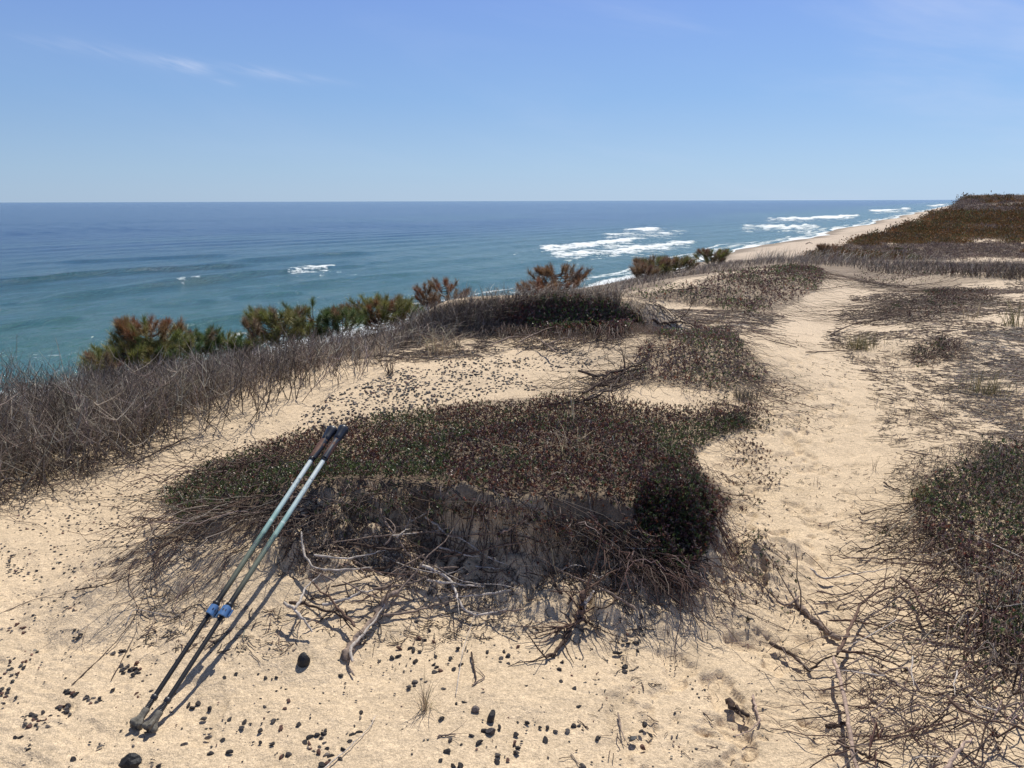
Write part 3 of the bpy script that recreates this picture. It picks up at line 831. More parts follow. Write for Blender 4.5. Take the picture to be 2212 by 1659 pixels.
def spray(poly, n, length, head, rad=(.001, .0026), lift=(.0, .08), droop=(.1, .9), up0=.15, leafy=0, cols=barkc, spread=.5):
    pp_ = px_points(poly, n)
    S = hit(pp_[:, 0], pp_[:, 1], rng.uniform(lift[0], lift[1], n))
    K = 8; tt_ = np.linspace(0, 1, K)[None, :, None]
    a_ = head + rng.normal(0, spread, n); L_ = rng.uniform(length[0], length[1], n)[:, None, None]
    dv = np.stack([np.sin(a_), np.cos(a_), rng.normal(up0, .25, n)], -1)[:, None]
    W = S[:, None] + dv * tt_ * L_ - np.array([0, 0, 1.0]) * rng.uniform(droop[0], droop[1], n)[:, None, None] * tt_ ** 2 * L_ + rng.normal(0, .05, (n, K, 3)) * tt_ * L_
    zz_ = height(W[..., 0].ravel(), W[..., 1].ravel(), False).reshape(n, K) + .004
    W[..., 2] = np.maximum(W[..., 2], zz_)
    tubes(g, W, rng.uniform(rad[0], rad[1], n)[:, None] * np.linspace(1, .4, K)[None], cols(n), 4)
    if leafy:
        kk = rng.integers(3, K, (n, leafy))
        rosettes(gl, W[np.arange(n)[:, None], kk].reshape(-1, 3), .0125, 6, [1.2, .6, .8, 1, .8, 1.2], (0, .006), 0)
spray([(720, 1060), (900, 1060), (1110, 1090), (1300, 1110), (1400, 1150), (1400, 1180), (1250, 1150), (1110, 1120), (900, 1090), (720, 1090)], 190, (.05, .22), D(170), leafy=4, spread=.9, up0=.3)
spray([(1050, 1110), (1380, 1150), (1380, 1240), (1200, 1180), (1050, 1150)], 110, (.08, .3), D(150), spread=.6, lift=(.0, .1))
spray([(1300, 1180), (1540, 1200), (1480, 1250), (1330, 1240)], 120, (.10, .28), D(148), spread=.5, lift=(.01, .12), rad=(.0012, .003), cols=barkred)
spray([(560, 1090), (760, 1075), (760, 1120), (560, 1140)], 90, (.08, .3), D(200), spread=.9, lift=(.0, .06))
spray([(420, 1100), (600, 1060), (600, 1110), (420, 1160)], 65, (.15, .6), D(-125), spread=.3, lift=(.01, .09), droop=(.0, .3), up0=.05)
# fine roots on the lower left apron
fan([(420, 1150), (330, 1180), (540, 1200)], 70, D(-145), .35, (.15, .5), (.0008, .0018), lift=(.0, .012), curl=.3)
o1 = g.build('trailing_stems', M_TWIG, root); o2 = gl.build('trailing_leaves', M_LEAF, root)
rebase(root, o1, o2)

# hanging roots and stalks in the dark scoured front
g = Geo()
nh = 130
nh = 110
xx = rng.uniform(-1.1, .85, nh)
q_ = np.array(MOUND)
fy = 1.08 * np.interp(xx, [-1.4, -1.1, -.75, -.35, .1, .45, .68, .86], [2.78, 2.75, 2.85, 2.82, 2.72, 2.58, 2.62, 2.85])
S = on_ground(xx, fy + rng.uniform(-.02, .1, nh), .01)
K = 8
tt_ = np.linspace(0, 1, K)[None, :, None]
dirv = np.stack([rng.normal(.25, .75, nh), -rng.uniform(.15, .9, nh), np.zeros(nh)], -1)
Lh = rng.uniform(.08, .42, nh)
Pth = S[:, None] + dirv[:, None] * tt_ * Lh[:, None, None] + np.array([0, 0, 1.0]) * (.03 * tt_ - rng.uniform(.2, 1.1, nh)[:, None, None] * tt_ ** 2 * Lh[:, None, None])
Pth = Pth + rng.normal(0, .006, Pth.shape) * tt_
zz = height(Pth[..., 0].ravel(), Pth[..., 1].ravel(), False).reshape(nh, K) + .004
Pth[..., 2] = np.maximum(Pth[..., 2], zz)
tubes(g, Pth, rng.uniform(.0009, .0036, nh)[:, None] * np.linspace(1, .4, K)[None], barkc(nh), 4)
o1 = g.build('hanging_roots', M_TWIG, root); rebase(root, o1)

# right-hand mat: bare interlaced twigs sprawling left on to the path
root, P, c = mats['right']
g = Geo(); gl = Geo()
fan([(2000, 1180), (2080, 1260), (2150, 1380), (2200, 1480)], 62, D(-95), .5, (.2, .65), (.0014, .0042), lift=(.01, .09), curl=.2)
fan([(2100, 1300), (2212, 1380), (2250, 1560), (2150, 1600)], 66, D(-80), .8, (.2, .6), (.0014, .0048), lift=(.01, .14), curl=.25, jitter=.12)
fan([(1960, 1120), (2040, 1180)], 50, D(-110), .5, (.15, .45), (.001, .002), lift=(.0, .05), leafy=3)
fan([(2200, 1250), (2212, 1350), (2250, 1500)], 80, D(-100), .9, (.15, .4), (.001, .002), lift=(.03, .14), leafy=6, jitter=.14, cols=greyc)
fan([(2150, 1000), (2212, 1060), (2212, 1150)], 160, D(-90), 1.2, (.12, .4), (.001, .002), lift=(.03, .15), leafy=3, jitter=.15, cols=greyc)
fan([(1900, 1520), (2000, 1600), (2150, 1640)], 110, D(-60), 1.2, (.08, .35), (.0009, .0022), lift=(.0, .05), jitter=.12)
o1 = g.build('trailing_stems', M_TWIG, root); o2 = gl.build('trailing_leaves', M_LEAF, root); rebase(root, o1, o2)
# runners of the farther mats
root, P, c = mats['second']
g = Geo(); gl = Geo()
fan([(1400, 790), (1350, 830), (1290, 845)], 70, D(-120), .45, (.3, .9), (.0015, .0035), lift=(.0, .12), cols=barkc)
fan([(1560, 800), (1640, 830), (1600, 880)], 60, D(120), .5, (.2, .7), (.0012, .0026), lift=(.0, .06), leafy=3)
fan([(1620, 740), (1600, 710)], 14, D(100), .25, (.5, 1.1), (.0015, .003), lift=(.0, .04), leafy=2)
fan([(1500, 880), (1600, 900), (1540, 860)], 90, D(120), 1.3, (.1, .4), (.001, .002), lift=(.0, .05), leafy=7)
o1 = g.build('trailing_stems', M_TWIG, root); o2 = gl.build('trailing_leaves', M_LEAF, root); rebase(root, o1, o2)
root, P, c = mats['third']
g = Geo(); gl = Geo()
fan([(1060, 720), (1130, 725), (1230, 740), (1330, 730)], 190, D(190), .8, (.15, .7), (.0015, .004), lift=(.0, .16), curl=.3, cols=barkc)
fan([(1060, 690), (1000, 720), (940, 740)], 120, D(-100), 1.0, (.2, .7), (.0014, .003), lift=(.0, .1), curl=.3, cols=greyc)
fan([(1330, 720), (1390, 715)], 50, D(110), .6, (.2, .6), (.0014, .003), lift=(.0, .06), curl=.3, leafy=4)
o1 = g.build('trailing_stems', M_TWIG, root); o2 = gl.build('trailing_leaves', M_LEAF, root); rebase(root, o1, o2)
root, P, c = mats['sparse']
g = Geo(); gl = Geo()
fan([(1900, 690), (1960, 660), (2060, 650), (2200, 660)], 170, D(-95), .25, (.5, 1.6), (.0018, .0035), lift=(.0, .07), curl=.1, cols=barkc, jitter=.35)
fan([(1860, 610), (1960, 620), (2100, 620)], 120, D(-100), .3, (.6, 2.0), (.002, .004), lift=(.0, .07), curl=.1, cols=barkc, jitter=.5)
o1 = g.build('trailing_stems', M_TWIG, root); rebase(root, o1)

# ---------------------------------------------------------------- litter of bits of twig and leaf on the open sand
def litter(name, label, poly, n, size, power=0, cols=barkc, gaps=.75):
    P = region_points(poly, n, power)
    m = fbm(P[:, 0], P[:, 1], 1.5, 3, 301) > -1 + gaps + rng.uniform(-.3, .3, len(P))
    P = P[m]; n = len(P)
    W = wander(P, rng.uniform(0, 6.28, n), rng.uniform(size[0], size[1], n), 4, .35, (.001, .008))
    g = Geo(); tubes(g, W, (rng.uniform(.0007, .0022, n) * np.clip(np.hypot(P[:, 0], P[:, 1]) / 5, 1, 3))[:, None] * np.ones((1, 4)), cols(n), 3)
    k = n // 2
    B = P[:k] + [0, 0, .003]; a_ = rng.uniform(0, 6.28, k)
    leaves(g, B, np.stack([np.cos(a_), np.sin(a_), rng.uniform(0, .5, k)], -1), rng.uniform(.008, .018, k), .006, cols(k))
    tag(g.build(name, M_TWIG), label, 'litter', kind='stuff')
litter('twig_litter', 'scattered brown twig bits and leaf scraps on the sand right of the path', [(1840, 640), (2300, 600), (2300, 960), (2150, 980), (1950, 1080), (1900, 960), (1880, 820), (1780, 740)], 15000, (.015, .13), .8, gaps=.85)
litter('twig_litter', 'grey tangle of fallen twigs on the sand at the right edge', [(2100, 720), (2300, 700), (2300, 960), (2180, 950), (2060, 900), (2050, 800)], 3000, (.03, .2), .3, cols=greyc, gaps=.5)
litter('twig_litter', 'dark leaf and twig crumbs on the sandy slopes between the farther mats', [(1060, 740), (1250, 740), (1400, 650), (1700, 680), (1640, 720), (1380, 720), (1330, 790), (1200, 770)], 2600, (.04, .3), 0, gaps=.55)
litter('twig_litter', 'twig crumbs over the sand slope below the dry grass on the crest', [(760, 790), (860, 745), (1000, 720), (1080, 700), (1060, 770), (900, 780)], 1300, (.03, .25), 0, gaps=.6)
litter('twig_litter', 'small root scraps scattered round the foot of the middle hummock', [(330, 1260), (560, 1320), (900, 1230), (1200, 1230), (1480, 1260), (1480, 1360), (900, 1400), (500, 1420), (300, 1400)], 900, (.01, .07), 0, gaps=.8)
litter('twig_litter', 'fine dark scraps strewn over the trodden path and its edges', [(1380, 1250), (1560, 1100), (1700, 800), (1840, 760), (1900, 1100), (1900, 1500), (1600, 1659), (1200, 1659)], 700, (.006, .05), .3, gaps=.75)
litter('leaf_litter', 'dead leaves and bark scraps caught on the scoured face of the middle hummock', [(640, 1080), (1000, 1090), (1400, 1170), (1400, 1250), (900, 1290), (600, 1240)], 1500, (.01, .05), 0, cols=lambda k_: palette([(.30, .22, .16), (.12, .085, .065), (.42, .34, .26)], [2, 3, 1], k_), gaps=.4)
litter('twig_litter', 'tangle of leaf scraps on the scoured face under the middle mat', [(700, 1070), (900, 1075), (1000, 1090), (1150, 1120), (1150, 1220), (900, 1250), (650, 1230), (600, 1140)], 1500, (.01, .08), 0, gaps=.6)

# ---------------------------------------------------------------- twiggy thicket at the left, dry grass along the crest
def twig_shrubs(g, P, hgt, rad, cols, nb=4, lean=.35):
    n = len(P); K = 5
    H = hgt if isinstance(hgt, np.ndarray) else rng.uniform(hgt[0], hgt[1], n)
    a_ = rng.uniform(0, 6.28, n); l = rng.uniform(0, lean, n)
    tt = np.linspace(0, 1, K)[None, :, None]
    d = np.stack([np.cos(a_) * l, np.sin(a_) * l, np.ones(n)], -1)
    W = P[:, None] + d[:, None] * tt * H[:, None, None] + rng.normal(0, .07, (n, K, 3)) * tt * H[:, None, None]
    c = cols(n)
    tubes(g, W, rng.uniform(rad[0], rad[1], n)[:, None] * np.linspace(1, .5, K)[None], c, 3)
    i = np.repeat(np.arange(n), nb); N = len(i)
    k = rng.integers(1, K, N)
    S = W[i, k]
    a2 = rng.uniform(0, 6.28, N); e2 = rng.uniform(.2, 1.25, N)
    d2 = np.stack([np.cos(a2) * np.cos(e2), np.sin(a2) * np.cos(e2), np.sin(e2)], -1)
    L = H[i] * rng.uniform(.2, .5, N)
    K2 = 4; t2 = np.linspace(0, 1, K2)[None, :, None]
    W2 = S[:, None] + d2[:, None] * t2 * L[:, None, None] + np.array([0, 0, .25]) * t2 ** 2 * L[:, None, None] + rng.normal(0, .05, (N, K2, 3)) * t2 * L[:, None, None]
    tubes(g, W2, rng.uniform(rad[0] * .6, rad[1] * .6, N)[:, None] * np.linspace(1, .4, K2)[None], c[i] * rng.uniform(.8, 1.2, (N, 1)), 3)
def grass_blades(g, P, hgt, wd, cols, K=5, bend=.6, wind=None):
    n = len(P); H = hgt if isinstance(hgt, np.ndarray) else rng.uniform(hgt[0], hgt[1], n)
    a_ = rng.uniform(0, 6.28, n) if wind is None else rng.normal(wind, .8, n)
    l = rng.uniform(.05, .45, n); bd = rng.uniform(0, bend, n)
    tt = np.linspace(0, 1, K)[None, :, None]
    hd = np.stack([np.cos(a_), np.sin(a_), np.zeros(n)], -1)
    W = P[:, None] + hd[:, None] * (tt * l[:, None, None] + tt ** 2.3 * bd[:, None, None]) * H[:, None, None] + np.array([0, 0, 1.0]) * (tt - .42 * bd[:, None, None] * tt ** 3) * H[:, None, None]
    sd_ = np.stack([-np.sin(a_ + rng.normal(0, .5, n)), np.cos(a_), rng.normal(0, .3, n)], -1)
    ribbons(g, W, wd * rng.uniform(.7, 1.3, n)[:, None] * np.array([1, .95, .8, .55, .12])[None], cols(n), nrm(sd_))
def thickc(n): return palette([(.26, .215, .175), (.17, .133, .105), (.46, .395, .32), (.09, .07, .055)], [3, 3, 2.2, 1.4], n)
def strawc(n): return palette([(.46, .37, .24), (.38, .30, .19), (.55, .46, .32), (.30, .24, .16)], [3, 3, 1.5, 1.5], n)
def strawgrey(n): return palette([(.40, .34, .27), (.30, .25, .20), (.50, .44, .35), (.22, .17, .14)], [3, 3, 1.5, 2], n)

def band(n, s0, s1, w_in, w_out, power=1.4):
    u = rng.uniform(0, 1, n)
    s = (s0 ** (1 - power) + u * (s1 ** (1 - power) - s0 ** (1 - power))) ** (1 / (1 - power))
    dd_ = dc_of(s) + rng.uniform(-w_in, w_out, n)
    x = s * math.sin(TH) - dd_ * math.cos(TH); y = s * math.cos(TH) + dd_ * math.sin(TH)
    return on_ground(x, y)
SKYL = np.array([(-400, 830), (-200, 815), (0, 805), (150, 797), (300, 785), (450, 766), (540, 750), (640, 730), (740, 714), (830, 697), (900, 684), (1000, 664), (1100, 652), (1240, 634), (1330, 604), (1400, 591), (1560, 563), (1700, 551), (1800, 546), (2400, 546)], float)
def grown(P, lo=.05, hi=.6, extra=0):
    # height each plant reaches, cropped by the wind to one even line along the bluff
    q1, q2, q3 = project(P)
    py_ = np.interp(q1, SKYL[:, 0], SKYL[:, 1]) + extra
    rr_ = np.hypot(P[:, 0], P[:, 1]); dr = rays(q1, py_)
    zt = CAM_H + dr[:, 2] / np.hypot(dr[:, 0], dr[:, 1]) * rr_
    return np.clip((zt - P[:, 2]) * .9, lo, hi) * rng.uniform(.55, 1.0, len(P))
# thicket: density drops at its sandy fringe
P = region_points([(q_[0], q_[1] + (30 if q_[1] < 830 else 0)) for q_ in A_THICKET], 5600, 0)
q1, q2, q3 = project(P)
edge = sdpoly(q1, q2, [(-600, 760), (100, 795), (600, 745)] + A_THICKET[5:13] + [(-600, 1200)])
g = Geo()
hs_ = np.clip(edge / 90, .25, 1)
tallf = sstep(.3, 3.0, sd(P[:, 0], P[:, 1])[1] - 3.0)
m1 = rng.uniform(0, 1, len(P)) < np.clip(edge / 60, .2, 1)
Pd = P[m1]; 
big = edge[m1] > 45
Pt = Pd[big][::3]; dt_ = sd(Pt[:, 0], Pt[:, 1])[1]
twig_shrubs(g, Pt[dt_ < 4.6], (.2, .42), (.003, .006), thickc, 9, 1.0)
twig_shrubs(g, Pt[dt_ >= 4.6], grown(Pt[dt_ >= 4.6], .15, .5), (.003, .006), thickc, 10, .9)
twig_shrubs(g, Pd[~big], (.08, .24), (.0016, .0034), thickc, 4, 1.1)
tag(g.build('bare_twig_thicket', M_TWIG), 'dense thicket of leafless purple grey twigs filling the left side', 'thicket', kind='stuff')
g = Geo()
W0 = region_points([(-100, 960), (80, 960), (250, 900), (400, 880), (380, 930), (200, 1010), (60, 1070), (-100, 1130)], 800)
creeping(g, W0, np.full(len(W0), D(150)), .8, (.2, .7), (.0014, .0038), barkc, K=10, curl=.25, lift=(.0, .12))
tag(g.build('creeping_twigs', M_TWIG), 'bare creeping twigs on the sand along the edge of the left thicket', 'twigs', kind='stuff')
g = Geo()
Pg = P[rng.choice(len(P), 2600)]
Pq_ = band(1200, .3, 5.2, 1.5, .9, 0)
gx_ = Geo(); twig_shrubs(gx_, Pq_, grown(Pq_, .06, .6), (.0024, .0044), thickc, 8, .9)
tag(gx_.build('bare_twig_thicket', M_TWIG), 'taller back row of the leafless thicket against the sea at the far left', 'thicket', kind='stuff')
grass_blades(g, Pg, grown(Pg, .15, .5, -18), .0038, strawgrey)
tag(g.build('dry_grass_blades', M_GRASS), 'pale dry grass blades standing among the left thicket', 'grass', kind='stuff')

# crest band: from the near left to the far brow, set along the bluff edge
g = Geo(); g2 = Geo()
Pc = px_points(A_CREST, 6500)
Pc = hit(Pc[:, 0], Pc[:, 1]); s_, d_ = sd(Pc[:, 0], Pc[:, 1])
Pc = Pc[(d_ < dc_of(s_) + 2) & (np.hypot(Pc[:, 0], Pc[:, 1]) < 80)]
Pb = band(8000, 1.2, 60, 1.1, 1.6)
Pa = np.concatenate([Pc, Pb])
ra = np.hypot(Pa[:, 0], Pa[:, 1])
far_ = ra > 14
sel = rng.uniform(0, 1, len(Pa)) < .62
twig_shrubs(g, Pa[sel & ~far_], grown(Pa[sel & ~far_], .05, .24), (.0018, .0034), thickc, 4, 1.0)
twig_shrubs(g, Pa[sel & far_], grown(Pa[sel & far_], .06, .3), (.003, .006), thickc, 4, 1.0)
Pk = px_points([(850, 712), (1000, 660), (1130, 650), (1340, 640), (1340, 668), (1200, 664), (1090, 684), (1060, 722), (900, 745)], 2400); Pk = hit(Pk[:, 0], Pk[:, 1]); Pk = Pk[np.hypot(Pk[:, 0], Pk[:, 1]) < 20]
twig_shrubs(g, Pk[::2], (.05, .16), (.0018, .0036), thickc, 4, 1.0)
grass_blades(g2, Pk[1::2], (.1, .32), .0055, strawgrey, bend=1.2, wind=.3)
tag(g.build('crest_twigs', M_TWIG), 'low grey brown twiggy growth along the edge of the bluff', 'undergrowth', kind='stuff')
sel = rng.uniform(0, 1, len(Pa)) < .5
grass_blades(g2, Pa[sel & ~far_], grown(Pa[sel & ~far_], .12, .42, -14), .0055, strawgrey, bend=1.2, wind=.3)
grass_blades(g2, Pa[sel & far_], grown(Pa[sel & far_], .14, .42, -6), .009, strawgrey, bend=1.2, wind=.3)
tag(g2.build('crest_grass', M_GRASS), 'pale bent beach grass along the edge of the bluff', 'grass', kind='stuff')

# ---------------------------------------------------------------- far brush over the hinterland
def clumps(g, P, size, nf, cols, flat=.6):
    n = len(P)
    sz = rng.uniform(size[0], size[1], n) if not hasattr(size, 'shape') else size
    i = np.repeat(np.arange(n), nf); N = len(i)
    a_ = rng.uniform(0, 6.28, N); e_ = np.arcsin(rng.uniform(-.1, 1, N)); rr = rng.uniform(.35, 1, N) ** .6
    bmp = 1 + .35 * np.sin(a_ * 3 + i * 1.7) + .2 * np.sin(a_ * 5 + i)
    D_ = np.stack([np.cos(a_) * np.cos(e_), np.sin(a_) * np.cos(e_), np.sin(e_) * flat], -1)
    B = P[i] + D_ * (rr * bmp * sz[i])[:, None]
    c = cols(n)
    dd = nrm(D_ + rng.normal(0, .5, (N, 3)) + [0, 0, .5])
    L = sz[i] * rng.uniform(.2, .38, N)
    leaves(g, B, dd, L, L * .42, c[i] * rng.uniform(.65, 1.4, (N, 1)))
def rustc(n): return palette([(.24, .125, .05), (.17, .11, .05), (.12, .12, .05), (.19, .14, .10)], [3, 2, 2, 1.2], n)
def heathc(n): return palette([(.20, .15, .125), (.26, .20, .165), (.15, .11, .10), (.34, .28, .22)], [3, 2, 2, .8], n)
HILL = [(1600, 556), (1760, 530), (1810, 512), (1860, 492), (1980, 462), (2030, 440), (2100, 415), (2330, 400), (2330, 565), (2000, 562), (1800, 560)]
pp = px_points(HILL, 17000)
Ph = hit(pp[:, 0], pp[:, 1])
s_, d_ = sd(Ph[:, 0], Ph[:, 1]); rh = np.hypot(Ph[:, 0], Ph[:, 1])
lr_ = np.log(rh); az_ = np.arctan2(Ph[:, 0], Ph[:, 1])
pn = sstep(.22, .34, fbm(lr_ * 7, az_ * 9, 1, 4, 81) + .3 * fbm(Ph[:, 0], Ph[:, 1], .3, 3, 83))
ok = (d_ < dc_of(s_) + 3) & (s_ > 19) & (rh < 2600) & (rng.uniform(0, 1, len(rh)) > pn * .85)
Ph = Ph[ok]; rh = rh[ok]; s_ = s_[ok]
lr_ = lr_[ok]; az_ = az_[ok]
zone = fbm(lr_ * 5, az_ * 7, 1, 4, 87) + .12 * sstep(30, 60, rh) - .35 * sstep(150, 400, rh)
g = Geo(); g2 = Geo(); g3 = Geo()
sz = np.clip(rh * .0036, .12, 3.0) * np.clip(rng.lognormal(0, .4, len(rh)), .4, 2)
rust = (zone > .0) & (rh > 30)
mid = rh < 45
clumps(g, Ph[rust], sz[rust] * 1.2, 46, rustc, .7)
clumps(g2, Ph[~rust & ~mid], sz[~rust & ~mid] * .8, 30, heathc, .5)
# nearer strip: twigs and grass
Pn = Ph[mid]; 
twig_shrubs(g3, Pn, (.15, .5), (.004, .008), thickc, 5, .9)
tag(g.build('scrub_pines', M_BRUSH), 'mass of rust brown and olive scrub covering the distant bluff top', 'scrub', kind='stuff')
tag(g2.build('heath', M_BRUSH), 'grey brown heath patches between the distant scrub', 'heath', kind='stuff')
tag(g3.build('brow_twigs', M_TWIG), 'dark twiggy strip just beyond the brow of the path', 'undergrowth', kind='stuff')
g = Geo()
pp = px_points([(1600, 560), (1800, 556), (2280, 556), (2280, 612), (2100, 598), (1900, 592), (1830, 577), (1700, 573)], 3800)
Pq = hit(pp[:, 0], pp[:, 1]); Pq = Pq[np.hypot(Pq[:, 0], Pq[:, 1]) < 60]
twig_shrubs(g, Pq, (.05, .24), (.003, .007), thickc, 5, 1.0)
tag(g.build('brow_twigs', M_TWIG), 'low dark twigs matted over the brow right of the path', 'undergrowth', kind='stuff')
g = Geo()
pp = px_points([(1560, 560), (1700, 545), (1800, 540), (1900, 545), (2200, 555), (2230, 575), (1900, 575), (1640, 572)], 3000)
Pq = hit(pp[:, 0], pp[:, 1]); Pq = Pq[np.hypot(Pq[:, 0], Pq[:, 1]) < 60]
grass_blades(g, Pq, (.25, .6), .012, strawgrey, bend=.8, wind=.3)
tag(g.build('brow_grass', M_GRASS), 'pale tufts of grass on the strip beyond the brow of the path', 'grass', kind='stuff')

# ---------------------------------------------------------------- pines on the bluff edge
def pine(px_base, px_top, py_top, off, label, width, tone, nshoot=34, crown=(.25, 1.0), lean=0.0, scale=1.0, bare=.15):
    """px: where it stands along the crest; its top shows at (px_top, py_top); off: metres beyond the crest"""
    dirb = rays(px_base, 700)[0]
    lo, hi = 2.0, 60.0
    for _ in range(40):
        md = (lo + hi) / 2; q_ = dirb[:2] / np.linalg.norm(dirb[:2]) * md
        s, d = sd(*q_)
        if d < dc_of(s) + off: lo = md
        else: hi = md
    bx, by = q_; bz = float(height(np.array([bx]), np.array([by]))[0]) - .03
    dt = rays(px_top, py_top)[0]
    tz = CAM_H + dt[2] / np.linalg.norm(dt[:2]) * md
    tx, ty = dt[:2] / np.linalg.norm(dt[:2]) * md
    H = max(.3, tz - bz)
    root = empty('scrub_pine', (bx, by, bz))
    tag(root, label, 'pine', 'small wind bitten pines on the edge of the bluff')
    K = 7; tt = np.linspace(0, 1, K)[:, None]
    topv = np.array([tx - bx, ty - by, H * .93])
    tr = np.array([[0, 0, 0]]) + tt * topv + np.array([1, .4, 0]) * np.sin(tt * 3) * .04 * H + rng.normal(0, .008, (K, 3)) * tt
    g = Geo(); tubes(g, tr, np.linspace(.016, .004, K)[None] * scale * (H ** .5), (.10, .075, .06), 6)
    g.build('trunk', M_TWIG, root)
    gb = Geo(); gn = Geo()
    ends = []
    for k in range(int(nshoot * 1.7)):
        u = rng.uniform(crown[0], crown[1])
        i0 = u * (K - 1); a0 = int(min(i0, K - 2)); S = tr[a0] * (1 - (i0 - a0)) + tr[a0 + 1] * (i0 - a0)
        an = rng.uniform(0, 6.28)
        rad_ = width * .5 * math.sqrt(max(.05, 1 - abs((u - .55) / .62) ** 2)) * rng.uniform(.45, 1.1)
        E_ = S + np.array([math.cos(an) * rad_, math.sin(an) * rad_, rng.uniform(-.02, .10) * H + .25 * rad_])
        E_[2] = min(E_[2], H * .93)
        M_ = (S + E_) / 2 + [0, 0, -.04 * H]
        path = np.array([S, (S + M_) / 2, M_, (M_ + E_) / 2 + [0, 0, -.01], E_])
        tubes(gb, path, np.linspace(.006, .003, 5)[None] * scale, (.10, .07, .055), 4)
        ends.append((E_, E_ - M_, u))
    ends.append((tr[-1], topv, 1.0))
    for E_, dv, u in ends:
        if rng.uniform() < bare: continue
        dv = nrm(dv + np.array([0, 0, .5 * np.linalg.norm(dv)])); nn_ = 210
        sl = rng.uniform(.08, .15) * scale
        tt2 = rng.uniform(0, 1, nn_)
        B = E_ + dv * (tt2 - .25)[:, None] * sl
        D_ = nrm(rng.normal(size=(nn_, 3)) + dv * 1.1)
        L = rng.uniform(.05, .095, nn_) * scale
        base_c = np.array(tone[0] if rng.uniform() < tone[2] * (.15 + .85 * u) else tone[1])
        c = base_c * rng.uniform(.6, 1.4, (nn_, 1)) * rng.uniform(.9, 1.1, 3)
        W = np.stack([B, B + D_ * L[:, None] * .5, B + D_ * L[:, None]], 1)
        ribbons(gn, W, np.full(nn_, .0036 * scale)[:, None] * np.array([[1, .9, .3]]), c)
    gb.build('branches', M_TWIG, root)
    gn.build('needles', M_NEEDLE, root)
    return root
RUST = (.30, .16, .075); OLIVE = (.26, .25, .08); GRN = (.15, .20, .07); DBR = (.28, .185, .11)
PT = [
 (290, 310, 690, 1.6, 'rust topped pine rising highest at the left end of the row', .78, (RUST, OLIVE, .75), 50, (.42, 1.0), 1.0, .05),
 (250, 262, 745, 1.5, 'low olive pine under the rust topped one at the left end', .8, (DBR, OLIVE, .15), 40, (.25, 1), 1.0, .1),
 (340, 342, 748, 1.3, 'yellow green pine bush right of the rust topped one', .5, (OLIVE, GRN, .7), 26, (.25, 1), .9, .05),
 (205, 212, 762, 1.2, 'tiny sparse sapling at the far left of the pines', .26, (DBR, OLIVE, .5), 9, (.4, 1), .8, .1),
 (430, 424, 716, 1.8, 'pointed little green pine with a brown tip left of the mid gap', .42, (DBR, GRN, .3), 26, (.3, 1), .9, .05),
 (383, 386, 735, 1.5, 'short pale green pine between two taller ones at the left', .36, (OLIVE, GRN, .5), 18, (.3, 1), .9, .05),
 (480, 480, 726, 1.8, 'low spreading green pine with thin bare tips', .5, (OLIVE, GRN, .35), 26, (.3, 1), .9, .1),
 (528, 530, 738, 1.5, 'very low green pine filling the gap in the row', .4, (OLIVE, GRN, .3), 20, (.3, 1), .9, .05),
 (545, 540, 690, 1.4, 'thin brown dead looking sapling beside the round green pine', .16, (DBR, DBR, .5), 8, (.35, 1), .8, .3),
 (598, 590, 672, 1.6, 'round olive pine with brown shoots in the middle of the row', .72, (DBR, OLIVE, .45), 44, (.3, 1.0), 1.1, .05),
 (668, 672, 648, 1.7, 'dark green pine with one tall rusty leader', .62, (RUST, GRN, .28), 34, (.18, .72), 1.0, .05),
 (735, 738, 672, 1.4, 'low dark shrubby pine right of the tall leader', .5, (DBR, GRN, .35), 24, (.25, 1), 1.0, .1),
 (812, 815, 648, 1.5, 'wide bushy pine, rust brown on top and green below', .85, (RUST, OLIVE, .5), 50, (.25, 1), 1.15, .05),
 (865, 870, 660, 1.4, 'small green pine at the right shoulder of the wide bushy one', .45, (OLIVE, GRN, .4), 20, (.3, 1), 1.0, .05),
 (925, 918, 622, 1.4, 'thin rusty sapling just left of the tall open pine', .32, (RUST, DBR, .6), 12, (.35, 1), 1.1, .2),
 (965, 962, 606, 1.5, 'tall open rusty pine standing out against the surf', .62, (RUST, DBR, .8), 22, (.3, 1), 1.1, .12),
 (1185, 1215, 582, 1.3, 'slanting brown pine leaning right over the beach', 1.0, (DBR, RUST, .6), 30, (.25, 1), 1.5, .1),
 (1150, 1160, 618, 1.2, 'squat brown pine at the foot of the slanting one', .7, (DBR, RUST, .6), 18, (.3, 1), 1.4, .1),
 (1405, 1412, 566, 1.4, 'dark upright pine, left of the far group above the surf', .85, (DBR, OLIVE, .7), 24, (.2, 1), 2.0, .05),
 (1455, 1458, 562, 1.5, 'low rounded brown pine in the middle of the far group', 1.0, (DBR, OLIVE, .7), 26, (.3, 1), 2.0, .1),
 (1530, 1536, 541, 1.6, 'tallest brown pine of the far group, beside the beach', 1.3, (DBR, OLIVE, .75), 36, (.25, 1), 2.2, .1),
 (1385, 1388, 580, 1.2, 'small scraggly bare shrubby pine at the left of the far group', .5, (DBR, DBR, .7), 12, (.3, 1), 1.8, .2),
 (1775, 1780, 530, 2.5, 'lone dark pine tuft on the bluff edge before the far beach', 1.2, (DBR, DBR, .7), 18, (.3, 1), 3.0, .1),
]
for (a1, a2, a3, of, lb, wd, tone, ns, cw, scl, br_) in PT:
    pine(a1, a2, a3 + (8 if a1 < 340 else 4), of, lb, wd * (.78 if a1 in (290, 250) else .98), tone, ns, cw, scale=scl, bare=br_)

